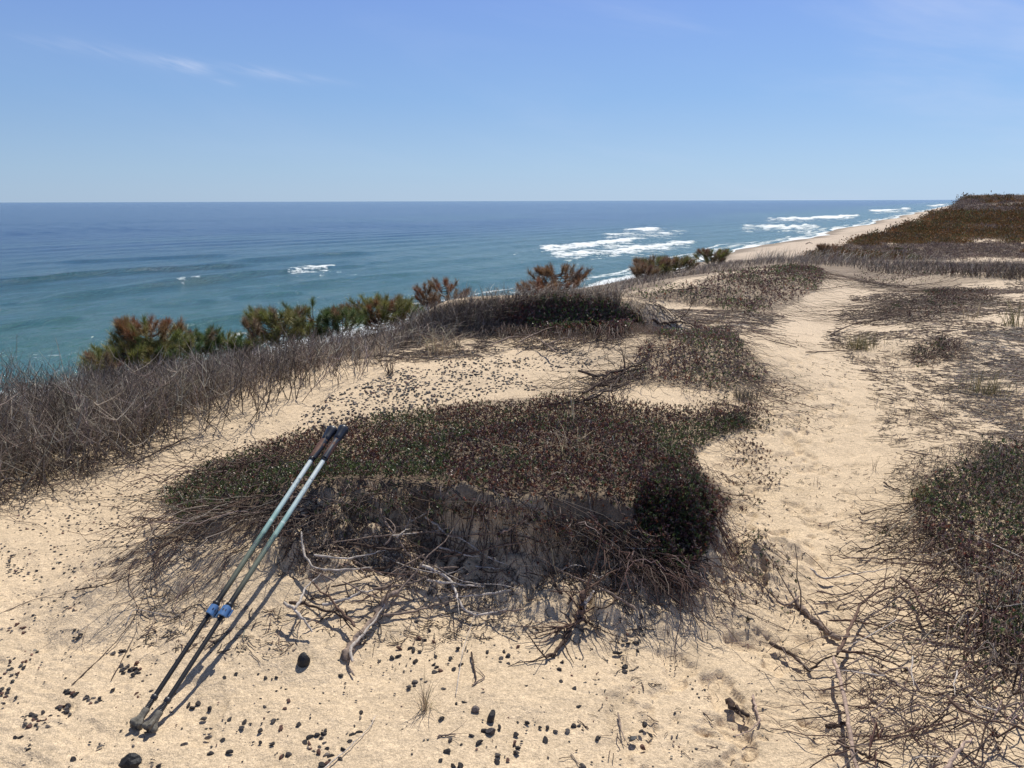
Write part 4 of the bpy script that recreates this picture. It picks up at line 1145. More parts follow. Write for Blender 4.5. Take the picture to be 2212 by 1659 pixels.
# ---------------------------------------------------------------- tufts of beach grass
def tuft(px, py, n, hgt, spread, label, group=None, cols=strawc, wd=.0028, name='beach_grass_tuft', bend=.5):
    c = hit(px, py)[0]
    c[2] = float(height(np.array([c[0]]), np.array([c[1]]))[0])
    P = np.stack([rng.normal(0, spread, n), rng.normal(0, spread, n), np.full(n, -.005)], -1)
    g = Geo(); grass_blades(g, P, (hgt * .35, hgt), wd, cols, bend=bend)
    # lay old blades low round the foot
    grass_blades(g, P[:n // 3] * 1.3, (hgt * .3, hgt * .6), wd, lambda k: cols(k) * .7, bend=1.6)
    o = g.build(name, M_GRASS); o.location = c
    tag(o, label, 'grass tuft', group or 'tufts of dry beach grass')
    return o
def olivec(n): return palette([(.22, .20, .09), (.32, .26, .14), (.14, .13, .06)], [2, 2, 1], n)
tuft(918, 1533, 36, .13, .008, 'small wispy straw tuft alone on the pebbly sand at the bottom', wd=.0022, bend=.7)
tuft(1990, 1085, 110, .17, .03, 'straw and green tuft at the top of the right-hand mat', cols=olivec)
tuft(1860, 752, 160, .24, .09, 'yellow brown bushy tuft beside the path where a stick touches it', cols=olivec, wd=.004, bend=.7)
tuft(2130, 850, 90, .28, .06, 'dark based tuft on the sand near the right edge', cols=olivec, wd=.004)
tuft(2040, 895, 26, .2, .03, 'thin brown tuft left of the tuft near the right edge', wd=.003)
tuft(400, 870, 120, .34, .10, 'tall straw tuft at the right end of the left thicket', wd=.0035, bend=.9)
tuft(300, 945, 60, .2, .08, 'ragged straw tuft on the lower fringe of the thicket', wd=.003, bend=1.0)
tuft(50, 1045, 70, .2, .12, 'sprawling straw tuft at the left edge on the sand', wd=.003, bend=1.0)
tuft(425, 1050, 22, .10, .008, 'short stubby brown tuft on the left stems of the hummock', wd=.004, bend=.15)
tuft(955, 760, 90, .3, .08, 'leaning straw tuft on the sand under the tall open pine', wd=.0045, bend=1.1)
tuft(985, 752, 30, .2, .03, 'dark stubby tuft right of the leaning straw tuft', wd=.005, bend=.4, cols=barkc)
tuft(842, 808, 26, .2, .025, 'small dark tuft alone on the sand above the gravel', wd=.005, bend=.4, cols=barkc)
tuft(612, 820, 26, .2, .03, 'brown tuft at the tip of the sand below the thicket', wd=.004, bend=.5)
tuft(700, 870, 8, .14, .02, 'few thin blades on the bare sand beside the gravel', wd=.002, bend=.5)
tuft(1236, 925, 9, .62, .01, 'tall thin upright grass stalks on the middle hummock', wd=.0035, bend=.08)
tuft(1225, 990, 34, .22, .05, 'loose pale blades lying over the leaves of the middle hummock', wd=.0026, bend=1.5)
tuft(1090, 1000, 16, .18, .05, 'few pale arching blades left of the tall stalks', wd=.0022, bend=1.6)
tuft(775, 925, 14, .16, .01, 'thin dark stalks just right of the pole handles', wd=.002, bend=.2, cols=barkc)
tuft(660, 1000, 10, .12, .01, 'stubby stalks left of the pole handles', wd=.003, bend=.2, cols=barkc)
tuft(2120, 985, 24, .16, .02, 'upright thin tuft at the upper edge of the right-hand mat', wd=.0025, bend=.3)
tuft(1885, 1015, 6, .14, .012, 'two thin seedling stalks standing in the path', wd=.0022, bend=.3, cols=barkc)
tuft(1765, 1045, 5, .08, .012, 'tiny twig like seedling in the middle of the path', wd=.0022, bend=.3, cols=barkc)
tuft(2095, 690, 20, .3, .05, 'straggly tuft among the sparse mat stems', wd=.005, bend=.6)
tuft(2195, 705, 40, .45, .06, 'green and straw tuft cut by the right edge', cols=olivec, wd=.006, bend=.6)
tuft(1930, 800, 12, .14, .03, 'low brown sprig right of the path among twig bits', wd=.003, cols=barkc)
tuft(1495, 660, 20, .4, .05, 'dark standing tuft in front of the far mat', wd=.008, cols=barkc, bend=.4)
tuft(1555, 700, 14, .3, .04, 'small tuft at the head of the brownish mat', wd=.005, bend=.5)
tuft(1380, 690, 24, .35, .08, 'dry tuft between the dark overhanging mat and the far mat', wd=.006, bend=.7)
tuft(1610, 860, 130, .13, .05, 'small bushy grey tuft at the right tip of the brownish mat', wd=.004, cols=lambda n: palette([(.2, .17, .12), (.12, .1, .08)], [1, 1], n))
tuft(1590, 915, 260, .10, .05, 'dark blue grey cushion plant on the right tip of the middle hummock', name='cushion_plant', wd=.0025, bend=.3, cols=lambda n: palette([(.07, .075, .065), (.11, .11, .10)], [2, 1], n))

# the darker rounded shrub at the hummock's right shoulder
pp_ = px_points([(1385, 1040), (1450, 990), (1520, 1030), (1550, 1110), (1530, 1190), (1480, 1235), (1410, 1215), (1380, 1150), (1370, 1090)], 3600)
P = hit(pp_[:, 0], pp_[:, 1], rng.uniform(.0, .11, len(pp_)))
g = Geo()
rosettes(g, P, .0125, 9, [.8, 2.2, 2.4, .9, .1, .8], (0, .02), 0, tint=1.2)
o = g.build('leafy_shrub', M_LEAF); tag(o, 'dark rounded leafy shrub on the right shoulder of the middle hummock', 'shrub')

# ---------------------------------------------------------------- dead branches
def branch(pts, r0, label, r1=None, lift=.02, tone='mid', group=None, twigs=0, name='dead_branch', arch=0.0, K=None, rough=.18):
    r0 = r0 * (1.12 if np.mean([q_[0] for q_ in pts]) < 1700 else .85)
    pts = np.array(pts, float); L = pxline(pts, K or max(10, len(pts) * 4))
    # smooth the corners
    for _ in range(2): L[1:-1] = .25 * L[:-2] + .5 * L[1:-1] + .25 * L[2:]
    n = len(L)
    if np.ndim(lift): lf = np.interp(np.linspace(0, 1, n), np.linspace(0, 1, len(lift)), lift)
    else: lf = np.full(n, lift)
    W = hit(L[:, 0], L[:, 1], lf + r0 * .6)
    # keep it one limb where the ground steps down behind the line
    D_ = np.linalg.norm(W - CAMP, axis=1); Ds = D_.copy()
    for _ in range(5): Ds[1:-1] = (Ds[:-2] + Ds[1:-1] + Ds[2:]) / 3
    W = CAMP + (W - CAMP) * (Ds / D_)[:, None]
    W = W + rng.normal(0, r0 * .35, W.shape)
    r1 = r0 * .35 if r1 is None else r1
    R = np.linspace(r0, r1, n) * rng.uniform(1 - rough, 1 + rough, n)
    R[0] *= .7
    base = {'pale': (.58, .51, .44), 'mid': (.27, .205, .165), 'dark': (.085, .058, .045), 'red': (.165, .105, .078), 'pink': (.46, .34, .27)}[tone]
    g = Geo()
    cc = np.array(base) * np.repeat(rng.uniform(.75, 1.2, n), 7)[:, None] * rng.uniform(.88, 1.12, (n * 7, 1))
    c0 = W.mean(0); c0[2] = float(height(c0[:1], c0[1:2])[0])
    tubes(g, (W - c0)[None], R[None], cc, 7)
    for e in (0, -1):                                       # close the ends
        ring_ = g.v[-1].reshape(n, 7, 3)[e] if e == 0 else g.v[0].reshape(n, 7, 3)[-1]
        g.add(np.concatenate([ring_, ring_.mean(0)[None]]), t=[(k, (k + 1) % 7, 7) for k in range(7)], c=np.array(base) * 1.1)
    if twigs:
        k = rng.integers(n // 5, n, twigs)
        S = (W - c0)[k]; T = nrm((W - c0)[np.minimum(k + 1, n - 1)] - (W - c0)[np.maximum(k - 1, 0)])
        D2 = nrm(T + rng.normal(0, .7, (twigs, 3)))
        Lt = rng.uniform(4, 14, twigs) * r0 * 2
        tt = np.linspace(0, 1, 5)[None, :, None]
        W2 = S[:, None] + D2[:, None] * tt * Lt[:, None, None] + rng.normal(0, .05, (twigs, 5, 3)) * tt * Lt[:, None, None]
        tubes(g, W2, np.linspace(.32, .12, 5)[None] * r0 * np.ones((twigs, 1)), np.array(base)[None] * rng.uniform(.7, 1.1, (twigs, 1)), 5)
    o = g.build(name, M_WOOD); o.location = c0
    tag(o, label, 'dead branch', group or 'dead branches lying on the dune')
    return o
def R3(L): return [(691.2 + u * .4297, 820.8 + v * .4296) for u, v in L]
def R5(L): return [(1382.4 + u * .4792, 864 + v * .4792) for u, v in L]
# front of the middle hummock
branch(R3([(-30, 880), (0, 885), (100, 900), (200, 890), (330, 855)]), .0045, 'pale nearly level stick left of centre under the hummock', tone='pale', lift=.03)
branch(R3([(300, 640), (330, 720), (400, 810), (460, 900), (465, 1000), (490, 1070)]), .006, 'grey root running straight down the middle of the scoured face', tone='mid', lift=.025, twigs=4)
branch(R3([(460, 710), (530, 670), (600, 650)]), .0035, 'short pale twig pointing up right in the dark hollow', tone='pale', lift=.05)
branch(R3([(530, 690), (600, 740), (640, 780), (720, 800), (805, 865)]), .0045, 'pale forked twig slanting right across the dark hollow', tone='pale', lift=.06, twigs=2)
branch(R3([(500, 930), (580, 960), (660, 1000), (680, 1060), (730, 1170), (800, 1180), (945, 1150)]), .0065, 'bent whitish stick with its end lying level on open sand', tone='pale', lift=(.05, .05, .04, .02, .005), twigs=3)
branch(R3([(540, 1005), (640, 1020), (760, 1035), (830, 1040)]), .005, 'level grey stick crossing the bent whitish one', tone='pale', lift=.05)
branch(R3([(270, 1050), (400, 1035), (500, 1010), (570, 955)]), .006, 'grey stick curving up right behind the twisted driftwood', tone='mid', lift=.05, twigs=4)
branch(R3([(10, 1130), (110, 1110), (200, 1070), (350, 1050)]), .006, 'pale thick twig left of the twisted driftwood', tone='pale', lift=.04)
branch(R3([(130, 1400), (150, 1340), (220, 1260), (290, 1180), (330, 1100), (380, 1060)]), .013, 'thick twisted driftwood limb, pale on top, reaching down on to the sand', r1=.008, tone='mid', lift=(.0, .01, .03, .06), twigs=8, rough=.3)
branch(R3([(348, 1360), (280, 1420), (160, 1410), (150, 1350), (250, 1240), (330, 1130)][2:]), .006, 'whitish strip of wood lying along the twisted limb', tone='pale', lift=(.02, .03, .05))
branch([(765, 1460), (752, 1440), (758, 1410)], .003, 'thin curled root tip at the lower end of the twisted limb', tone='mid', lift=.004)
branch(R3([(180, 1240), (120, 1180), (60, 1110), (-20, 1040), (-60, 1000)]), .006, 'reddish brown branch sloping down right towards the dark stone', tone='red', lift=.05, twigs=3)
branch(R3([(300, 1180), (450, 1170), (560, 1140), (700, 1100), (780, 1060)]), .005, 'long brown stick lying low from the twisted limb to the right', tone='mid', lift=.02, twigs=6)
branch(R3([(470, 770), (560, 760), (700, 790), (830, 775), (970, 770)]), .004, 'thin level twig hanging across the dark hollow', tone='mid', lift=.07, twigs=2)
branch(R3([(140, 820), (220, 830), (330, 850), (440, 850), (560, 800)]), .006, 'dark brown root bridging the left part of the face', tone='dark', lift=.03, twigs=4)
branch(R3([(590, 840), (680, 860), (760, 890), (810, 880)]), .0045, 'small pale curved twig in the middle of the shade', tone='pale', lift=.05)
branch(R3([(840, 890), (890, 910), (940, 928)]), .003, 'short pale splinter in the shade', tone='pale', lift=.04)
branch(R3([(780, 935), (850, 945), (900, 950)]), .0035, 'short light stub just below the pale splinter', tone='pale', lift=.03)
branch(R3([(770, 670), (820, 730), (860, 760)]), .003, 'thin brown sprig hanging from the brow', tone='mid', lift=.08)
branch(R3([(1205, 640), (1215, 740), (1230, 850), (1300, 860)]), .003, 'long thin stalk hanging straight down from the mat', tone='mid', lift=(.02, .1, .12), twigs=3)
branch(R3([(900, 770), (950, 755), (1000, 720), (1040, 700)]), .006, 'straw coloured sliver in the darkest part of the hollow', tone='pink', lift=.04)
branch(R3([(1300, 1210), (1315, 1150), (1325, 1090), (1330, 1060)]), .013, 'stubby upright broken stump on the sand before the hummock', r1=.010, tone='red', lift=(.0, .04, .09, .12), twigs=5, rough=.3)
branch(R3([(1315, 1150), (1350, 1110), (1375, 1060)]), .008, 'pale side limb of the broken stump', tone='pale', lift=(.05, .08, .11), rough=.3)
branch(R3([(1330, 1190), (1280, 1230), (1210, 1240), (1165, 1250)]), .008, 'brown frayed root reaching left from the broken stump', tone='red', lift=.02, twigs=14)
branch(R3([(1310, 1200), (1370, 1235), (1410, 1250)]), .006, 'dark root reaching right from the broken stump', tone='dark', lift=.01, twigs=5)
branch(R3([(1262, 1240), (1230, 1310), (1180, 1370), (1125, 1405)]), .009, 'dark charred looking branch lying below the broken stump', tone='dark', lift=.008, twigs=5, rough=.3)
branch(R3([(1245, 1130), (1270, 1080), (1280, 1040)]), .005, 'small knobbly root left of the broken stump', tone='dark', lift=.03, twigs=4)
branch(R3([(1215, 1075), (1180, 1030), (1150, 965)]), .007, 'dark crooked stub above the broken stump', tone='dark', lift=.05, twigs=5)
branch(R3([(1830, 1140), (1700, 1040), (1640, 960), (1560, 860)]), .005, 'straight dark stem slanting down to the path', tone='dark', lift=.03, twigs=6)
branch(R3([(1590, 1155), (1500, 1090), (1400, 1040), (1300, 1000), (1180, 950)]), .005, 'grey brown stem slanting right beside the stump', tone='mid', lift=.05, twigs=8)
branch(R3([(1930, 520), (2000, 560), (2080, 580), (2155, 582)]), .004, 'slender curved stem reaching on to the path from the hummock', tone='dark', lift=.015)
branch(R3([(1430, 720), (1440, 850), (1460, 960), (1540, 1020)]), .003, 'reddish thin stalk drooping under the dark shrub', tone='red', lift=.1, twigs=4)
branch(R3([(1100, 135), (1200, 120), (1350, 105), (1400, 70), (1440, 60), (1560, 10)]), .011, 'thick dark branch behind the hummock rising into the brownish mat', tone='dark', lift=(.01, .03, .08, .1), twigs=8)
branch([(1250, 800), (1290, 815), (1340, 800), (1400, 780)], .013, 'dark gnarled branch at the left tip of the brownish mat', tone='dark', lift=.06, twigs=10)
branch([(1260, 850), (1300, 825), (1360, 800), (1400, 795)], .010, 'second dark branch fanning below the gnarled one', tone='dark', lift=.05, twigs=8)
branch([(1275, 830), (1330, 835), (1400, 815)], .008, 'short dark branch tucked under the brownish mat', tone='dark', lift=.03, twigs=6)
branch([(650, 1148), (655, 1195), (675, 1225), (700, 1233), (800, 1226)], .005, 'smooth pale looping root just right of the poles', tone='pale', lift=.05)
branch([(620, 1405), (580, 1300)][::-1] and [(616, 1300), (640, 1320), (675, 1364)], .007, 'short whitish stick pointing down right beside the poles', tone='pale', lift=(.06, .06, .03))
branch([(640, 1312), (660, 1270), (690, 1240)], .005, 'pale side shoot rising from the whitish stick', tone='pale', lift=.07)
branch([(625, 1300), (680, 1310), (740, 1330), (760, 1360)], .006, 'dark broken root behind the whitish stick', tone='dark', lift=.03, twigs=5)
branch([(830, 1180), (860, 1140), (810, 1100)], .004, 'thin brown twig looping under the leaves near the poles', tone='mid', lift=.05)
branch([(302, 1125), (320, 1110), (330, 1160), (370, 1165), (440, 1130), (520, 1120)], .003, 'looped thin dark stem at the left tip of the hummock', tone='dark', lift=.05)
branch([(160, 1275), (235, 1262), (300, 1235), (340, 1200)], .0028, 'thin long stem stretched on the sand left of the hummock', tone='dark', lift=.01, twigs=5)
branch([(0, 1325), (70, 1295), (160, 1275)], .0018, 'hair thin root reaching the left edge of the picture', tone='mid', lift=.003)
branch([(345, 1180), (330, 1220), (345, 1310)], .0022, 'thin dark twig hanging down the left apron', tone='dark', lift=.02)
branch([(155, 1480), (220, 1420), (290, 1340), (320, 1260)], .0020, 'forked hair root running down to the pebbles at the left', tone='dark', lift=.003, twigs=7)
branch([(240, 1470), (262, 1430), (300, 1350)], .0018, 'fine wavy root beside the forked hair root', tone='dark', lift=.003, twigs=5)
branch([(405, 945), (340, 975), (290, 1000), (210, 1010)], .005, 'long dark twig pointing up right from the left thicket over the sand', tone='dark', lift=.02, twigs=5)
branch([(275, 1342), (285, 1315), (330, 1322), (370, 1330)], .0022, 'thin bright straw like twig left of the poles', tone='pale', lift=.004)
branch([(660, 1345), (700, 1330), (720, 1310)], .003, 'small grey twig above the oval stone', tone='mid', lift=.03)
# single twigs on the lower sand
branch([(1018, 1408), (1022, 1440), (1030, 1470), (1020, 1480)], .0035, 'bent dark twig among the pebbles, right of the wispy tuft', tone='dark', lift=.01, twigs=3)
branch([(1020, 1480), (1050, 1462), (1028, 1440)], .0025, 'thin hooked twig touching the bent dark twig', tone='mid', lift=.01)
branch([(985, 1500), (1000, 1400), (1025, 1330)], .0016, 'thin straight straw standing over the wispy tuft', tone='pale', lift=(.01, .03, .05))
branch([(700, 1659), (760, 1610), (800, 1570), (812, 1545)], .0022, 'long thin straw stem lying on the bottom pebbles', tone='pale', lift=.01)
branch([(1335, 1540), (1340, 1570), (1350, 1600)], .003, 'short dark twig mark in the sand at the lower middle', tone='mid', lift=.002, twigs=2)
branch([(945, 1590), (985, 1585)], .003, 'small forked splinter near the bottom pebbles', tone='mid', lift=.004, twigs=4)
# right side
branch(R5([(868, 1155), (900, 1260), (935, 1400), (950, 1560), (985, 1700)]), .0075, 'long pinkish white stick standing clear of the sand at lower right', r1=.006, tone='pink', lift=(.06, .08, .08, .07, .06))
branch(R5([(895, 1145), (940, 1050), (975, 960), (1010, 900), (1100, 845), (1160, 840)]), .009, 'brown limb rising from the fork into the right-hand mat', tone='red', lift=.06, twigs=5)
branch(R5([(905, 1080), (830, 1030), (770, 980), (700, 910)]), .013, 'rough flaking log half sunk in the path edge', r1=.009, tone='mid', lift=.004, twigs=8, rough=.35)
branch(R5([(715, 885), (685, 920), (640, 930), (590, 870), (520, 820), (440, 765), (340, 745)]), .0045, 'thin crooked stick trailing from the flaking log up the path', tone='mid', lift=.008, twigs=6, rough=.4)
branch(R5([(585, 1100), (640, 1120), (700, 1160), (765, 1225), (820, 1170), (890, 1145)]), .009, 'dark elbow shaped branch at the lower edge of the path', tone='dark', lift=(.0, .01, .0, .04, .06), twigs=4)
branch(R5([(900, 1130), (1000, 1140), (1100, 1170), (1215, 1220)]), .007, 'brown branch running right from the fork', tone='red', lift=.05, twigs=3)
branch(R5([(510, 1325), (520, 1390), (543, 1450), (500, 1490), (430, 1515)]), .004, 'small boomerang shaped twig on the path', tone='pink', lift=.008)
branch(R5([(390, 1360), (430, 1390), (490, 1425)]), .010, 'short chunk of dark bark left of the boomerang twig', r1=.006, tone='dark', lift=.002, rough=.4)
branch(R5([(430, 1395), (460, 1425), (475, 1458)]), .005, 'splinter leaning on the chunk of bark', tone='dark', lift=.002)
branch(R5([(770, 760), (815, 810), (900, 795), (1000, 780), (1130, 755)]), .006, 'smooth grey stick with a hooked end beside the path', tone='pale', lift=.03)
branch(R5([(800, 860), (880, 880), (950, 870), (1040, 800)]), .0045, 'curved brown stem below the hooked grey stick', tone='mid', lift=.03)
branch(R5([(780, 920), (870, 915), (960, 880), (1060, 830)]), .004, 'thin stem curving over the flaking log', tone='mid', lift=.03, twigs=3)
branch(R5([(890, 700), (910, 715), (1000, 710), (1100, 715)]), .004, 'grey twig with an upturned end above the hooked stick', tone='mid', lift=.03)
branch(R5([(850, 995), (930, 990), (1000, 1000), (1130, 1030)]), .005, 'brown twig crossing behind the fork', tone='red', lift=.05)
branch(R5([(975, 1050), (1080, 1100), (1150, 1130), (1250, 1150)]), .005, 'straight brown stem right of the fork', tone='red', lift=.05, twigs=4)
branch(R5([(885, 1535), (960, 1580), (1040, 1610), (1130, 1645)]), .009, 'dark log end at the bottom edge right of the long stick', tone='dark', lift=.01, twigs=4)
branch(R5([(1370, 1680), (1430, 1590), (1500, 1520)]), .009, 'thick pale peeled stick at the bottom right', tone='pink', lift=.09, rough=.1)
branch(R5([(845, 1470), (900, 1470), (930, 1450)]), .011, 'short dark chunk of wood behind the long stick', tone='dark', lift=.0, rough=.4)
branch(R5([(975, 685), (1040, 665), (1100, 640), (1230, 635)]), .0045, 'dark smooth stem reaching left over the sand from the mat', tone='dark', lift=.04)
branch(R5([(990, 495), (1000, 520), (1060, 495), (1130, 490)]), .004, 'dark twig with a kinked tip at the mat edge', tone='dark', lift=.03)
branch(R5([(1100, 370), (1130, 395), (1190, 410)]), .006, 'short dark curl of wood beside the straw and green tuft', tone='dark', lift=.01, twigs=3)
branch(R5([(1250, 0), (1310, 55), (1370, 100), (1415, 140)]), .005, 'thin straight twig alone on the sand right of the path', tone='mid', lift=.01, twigs=2)
branch(R5([(1230, 1155), (1222, 1220), (1235, 1290)]), .0035, 'short white arched straw over the right-hand twigs', tone='pale', lift=.1)
branch(R5([(1430, 1220), (1415, 1280), (1420, 1330)]), .003, 'second white arched straw farther right', tone='pale', lift=.1)
branch(R5([(1190, 225), (1260, 240), (1330, 250), (1430, 280)]), .004, 'twig lying level above the tuft of the right-hand mat', tone='mid', lift=.01, twigs=2)
branch(R5([(1030, 1200), (1100, 1240), (1200, 1310), (1300, 1350)]), .006, 'grey brown stem slanting down right in the tangle', tone='mid', lift=.07, twigs=5)
branch(R5([(1180, 800), (1240, 850), (1260, 930), (1330, 1010)]), .010, 'thick curved root of the right-hand mat', tone='red', lift=.06, twigs=5)
branch(R5([(1380, 1330), (1450, 1400), (1560, 1440), (1700, 1470)]), .006, 'rusty stem running to the right edge', tone='red', lift=.1, twigs=5)
branch(R5([(980, 1385), (1060, 1385)]), .006, 'short straight stub between the long stick and the tangle', tone='red', lift=.03)
branch([(1740, 761), (1780, 759), (1842, 757)], .009, 'dark stick lying across the sand to the bushy tuft', tone='dark', lift=.01)
branch([(1690, 742), (1730, 752), (1660, 735)][::-1], .005, 'thin stem on the sand left of the bushy tuft stick', tone='dark', lift=.01)
branch([(1795, 722), (1840, 700), (1900, 690), (1960, 680)], .010, 'long dark stem of the sparse mat reaching left', tone='dark', lift=.03, twigs=6)
branch([(1740, 628), (1800, 622), (1860, 612)], .010, 'dark branch on the sand at the narrow of the path', tone='dark', lift=.02, twigs=8)
branch([(1440, 620), (1465, 628), (1500, 622)][::-1], .010, 'dark branch in front of the far mat', tone='dark', lift=.02, twigs=6)
branch([(1410, 690), (1430, 700), (1470, 692)], .016, 'knot of dark wood on the sand between the farther mats', tone='dark', lift=.02, twigs=9, rough=.4)
for k, (a_, b_) in enumerate([((1120, 740), (1240, 700)), ((1180, 745), (1270, 735)), ((1200, 760), (1120, 720)), ((1060, 745), (1150, 730))]):
    mdx = (a_[0] + b_[0]) / 2; mdy = (a_[1] + b_[1]) / 2 - 12
    branch([a_, (mdx, mdy), b_], .007, 'bare grey stems arching out of the shaded ledge under the dark overhanging mat', tone='mid', lift=.10, twigs=6, group='arching stems at the shaded ledge')
branch([(1740, 527), (1748, 523), (1756, 526)], .35, 'driftwood log lying on the far beach', tone='mid', lift=0, name='driftwood_log', rough=.3)
# 2D knots along the shaded lower face: thin twigs nothing tells apart
for k in range(46):
    x0 = rng.uniform(640, 1480); y0 = rng.uniform(1120, 1290) - .00045 * (x0 - 1050) ** 2 + 40
    an = rng.uniform(-.8, .8) + (math.pi if rng.uniform() < .5 else 0); L_ = rng.uniform(40, 170)
    p1 = (x0 + L_ * math.cos(an) * .5, y0 + L_ * math.sin(an) * .3 + rng.uniform(-14, 14))
    p2 = (x0 + L_ * math.cos(an), min(1370, y0 + L_ * math.sin(an) * .6))
    branch([(x0, y0), p1, p2], rng.uniform(.0018, .0042), 'thin dead twig tangled on the shaded slope under the middle hummock',
           tone=['pale', 'mid', 'dark', 'mid', 'red'][k % 5], lift=(rng.uniform(.01, .09), rng.uniform(.03, .10), rng.uniform(.0, .07)), twigs=2,
           group='thin twigs tangled under the middle hummock', K=10)
for k in range(40):
    x0 = rng.uniform(1830, 2212); y0 = rng.uniform(1180, 1650)
    an = rng.uniform(-.7, .7) + math.pi; L_ = rng.uniform(60, 200)
    branch([(x0, y0), (x0 + L_ * math.cos(an) * .5, y0 + L_ * math.sin(an) * .5 + rng.uniform(-20, 20)), (x0 + L_ * math.cos(an), y0 + L_ * math.sin(an))], rng.uniform(.0016, .004),
           'thin dead twig tangled in the sprawl at the lower right', tone=['red', 'mid', 'dark', 'mid', 'pale'][k % 5],
           lift=(rng.uniform(.03, .12), rng.uniform(.03, .12), rng.uniform(.0, .04)), twigs=3, group='thin twigs tangled at the lower right', K=10)

# ---------------------------------------------------------------- pebbles
def ico():
    t_ = (1 + 5 ** .5) / 2
    v = np.array([(-1, t_, 0), (1, t_, 0), (-1, -t_, 0), (1, -t_, 0), (0, -1, t_), (0, 1, t_), (0, -1, -t_), (0, 1, -t_), (t_, 0, -1), (t_, 0, 1), (-t_, 0, -1), (-t_, 0, 1)], float)
    f = [(0, 11, 5), (0, 5, 1), (0, 1, 7), (0, 7, 10), (0, 10, 11), (1, 5, 9), (5, 11, 4), (11, 10, 2), (10, 7, 6), (7, 1, 8), (3, 9, 4), (3, 4, 2), (3, 2, 6), (3, 6, 8), (3, 8, 9), (4, 9, 5), (2, 4, 11), (6, 2, 10), (8, 6, 7), (9, 8, 1)]
    return nrm(v), f
def sub(v, f):
    v = list(map(tuple, v)); cache = {}; nf = []
    def md(a_, b_):
        k = (min(a_, b_), max(a_, b_))
        if k not in cache:
            m_ = np.array(v[a_]) + np.array(v[b_]); m_ /= np.linalg.norm(m_); v.append(tuple(m_)); cache[k] = len(v) - 1
        return cache[k]
    for a_, b_, c_ in f:
        x, y, z = md(a_, b_), md(b_, c_), md(c_, a_); nf += [(a_, x, z), (b_, y, x), (c_, z, y), (x, y, z)]
    return np.array(v), nf
IV, IF = sub(*ico())
IV2, IF2 = sub(IV, IF)
def stone_verts(V, planes=9, sharp=.62, scale=(1, .75, .55)):
    """a faceted stone: a ball cut by random planes"""
    V = V.copy()
    for _ in range(planes):
        nn = nrm(rng.normal(size=3)); h = rng.uniform(sharp, .95)
        dd = V @ nn; k = dd > h
        V[k] -= np.outer(dd[k] - h, nn)
    return V * np.array(scale)
STC = [((.055, .047, .044), 5), ((.04, .034, .032), 4), ((.115, .10, .09), 3), ((.17, .085, .06), 1.5), ((.26, .22, .18), .7)]
protos = []
for k in range(16):
    V = stone_verts(IV2, rng.integers(7, 11), .3, (1.15, rng.uniform(.65, .95), rng.uniform(.55, .8)))
    base_c = np.array(STC[[0, 0, 1, 1, 2, 0, 3, 1, 2, 0, 1, 4, 0, 1, 2, 3][k]][0])
    g = Geo(); g.add(V, t=IF2, c=base_c * rng.uniform(.85, 1.15, (len(V), 1)))
    me_o = g.build('pebble', M_STONE, smooth=False)
    protos.append((me_o.data, V, base_c)); bpy.data.objects.remove(me_o)
def pebble(px, py, size, label, group):
    c = hit(px, py)[0]
    k = rng.integers(0, 16)
    o = bpy.data.objects.new('pebble', protos[k][0])
    C.objects.link(o)
    s = size
    o.scale = (s, s, s * rng.uniform(.8, 1.2))
    o.rotation_euler = (rng.normal(0, .25), rng.normal(0, .25), rng.uniform(0, 6.28))
    zz = float(height(np.array([c[0]]), np.array([c[1]]))[0])
    o.location = (c[0], c[1], zz + s * rng.uniform(.0, .3))
    tag(o, label, 'pebble', group)
    return o
T7 = [(690, 140), (640, 180), (670, 185), (710, 195), (780, 168), (630, 100), (550, 225), (600, 225), (612, 235), (645, 240), (517, 268), (545, 260), (625, 285), (715, 260), (708, 300), (725, 310), (740, 330), (715, 335), (785, 270), (835, 300), (798, 325), (820, 225), (755, 415), (655, 370), (670, 385), (625, 380), (622, 397), (595, 405), (455, 283), (280, 350), (990, 210), (958, 240), (1035, 240), (1050, 262), (1020, 275), (1015, 290), (1052, 295), (1095, 222), (1300, 285), (1293, 325), (1293, 377), (1600, 160), (1580, 190), (1605, 200), (1640, 198), (1678, 160), (1648, 235), (1645, 252), (1570, 245), (1550, 247), (1585, 330), (1590, 312), (1455, 395), (1425, 427), (1458, 440), (1498, 420), (1405, 382), (1357, 413), (1378, 490), (1203, 500), (1105, 402), (1135, 398), (932, 420), (932, 435), (875, 455), (852, 475), (815, 482), (1010, 592), (945, 605), (972, 608), (882, 625), (1085, 620), (1140, 568), (1198, 590), (1232, 592), (1268, 608), (1325, 610), (1352, 583), (1375, 580), (1463, 640), (1220, 645), (1080, 665), (1098, 680), (1090, 710), (1002, 720), (1000, 750), (1048, 740), (920, 662), (785, 650), (768, 700), (740, 738), (800, 768), (830, 768), (745, 548), (1393, 768), (1665, 608), (1680, 577), (1708, 625), (1673, 680), (40, 465), (22, 505), (85, 575), (8, 595), (375, 520), (372, 545), (10, 720), (38, 715)]
T7C = [(340, 585), (313, 615), (335, 625), (318, 655), (365, 615), (290, 690), (280, 735), (210, 600), (200, 620), (195, 640), (140, 635), (115, 660), (135, 665), (130, 690), (140, 690), (180, 685), (215, 690), (180, 712), (215, 715), (235, 720), (195, 760), (220, 750), (160, 700), (205, 665)]
for u, v in T7:
    pebble(604.8 + .4687 * u, 1296 + .4687 * v, rng.uniform(.0075, .0125), 'small dark angular pebble scattered on the sand below the hummock', 'pebbles on the sand below the hummock')
for u, v in T7C:
    pebble(604.8 + .4687 * u, 1296 + .4687 * v, rng.uniform(.008, .012), 'small angular pebble in the cluster at the bottom beside the thin straw stem', 'cluster of pebbles at the bottom')
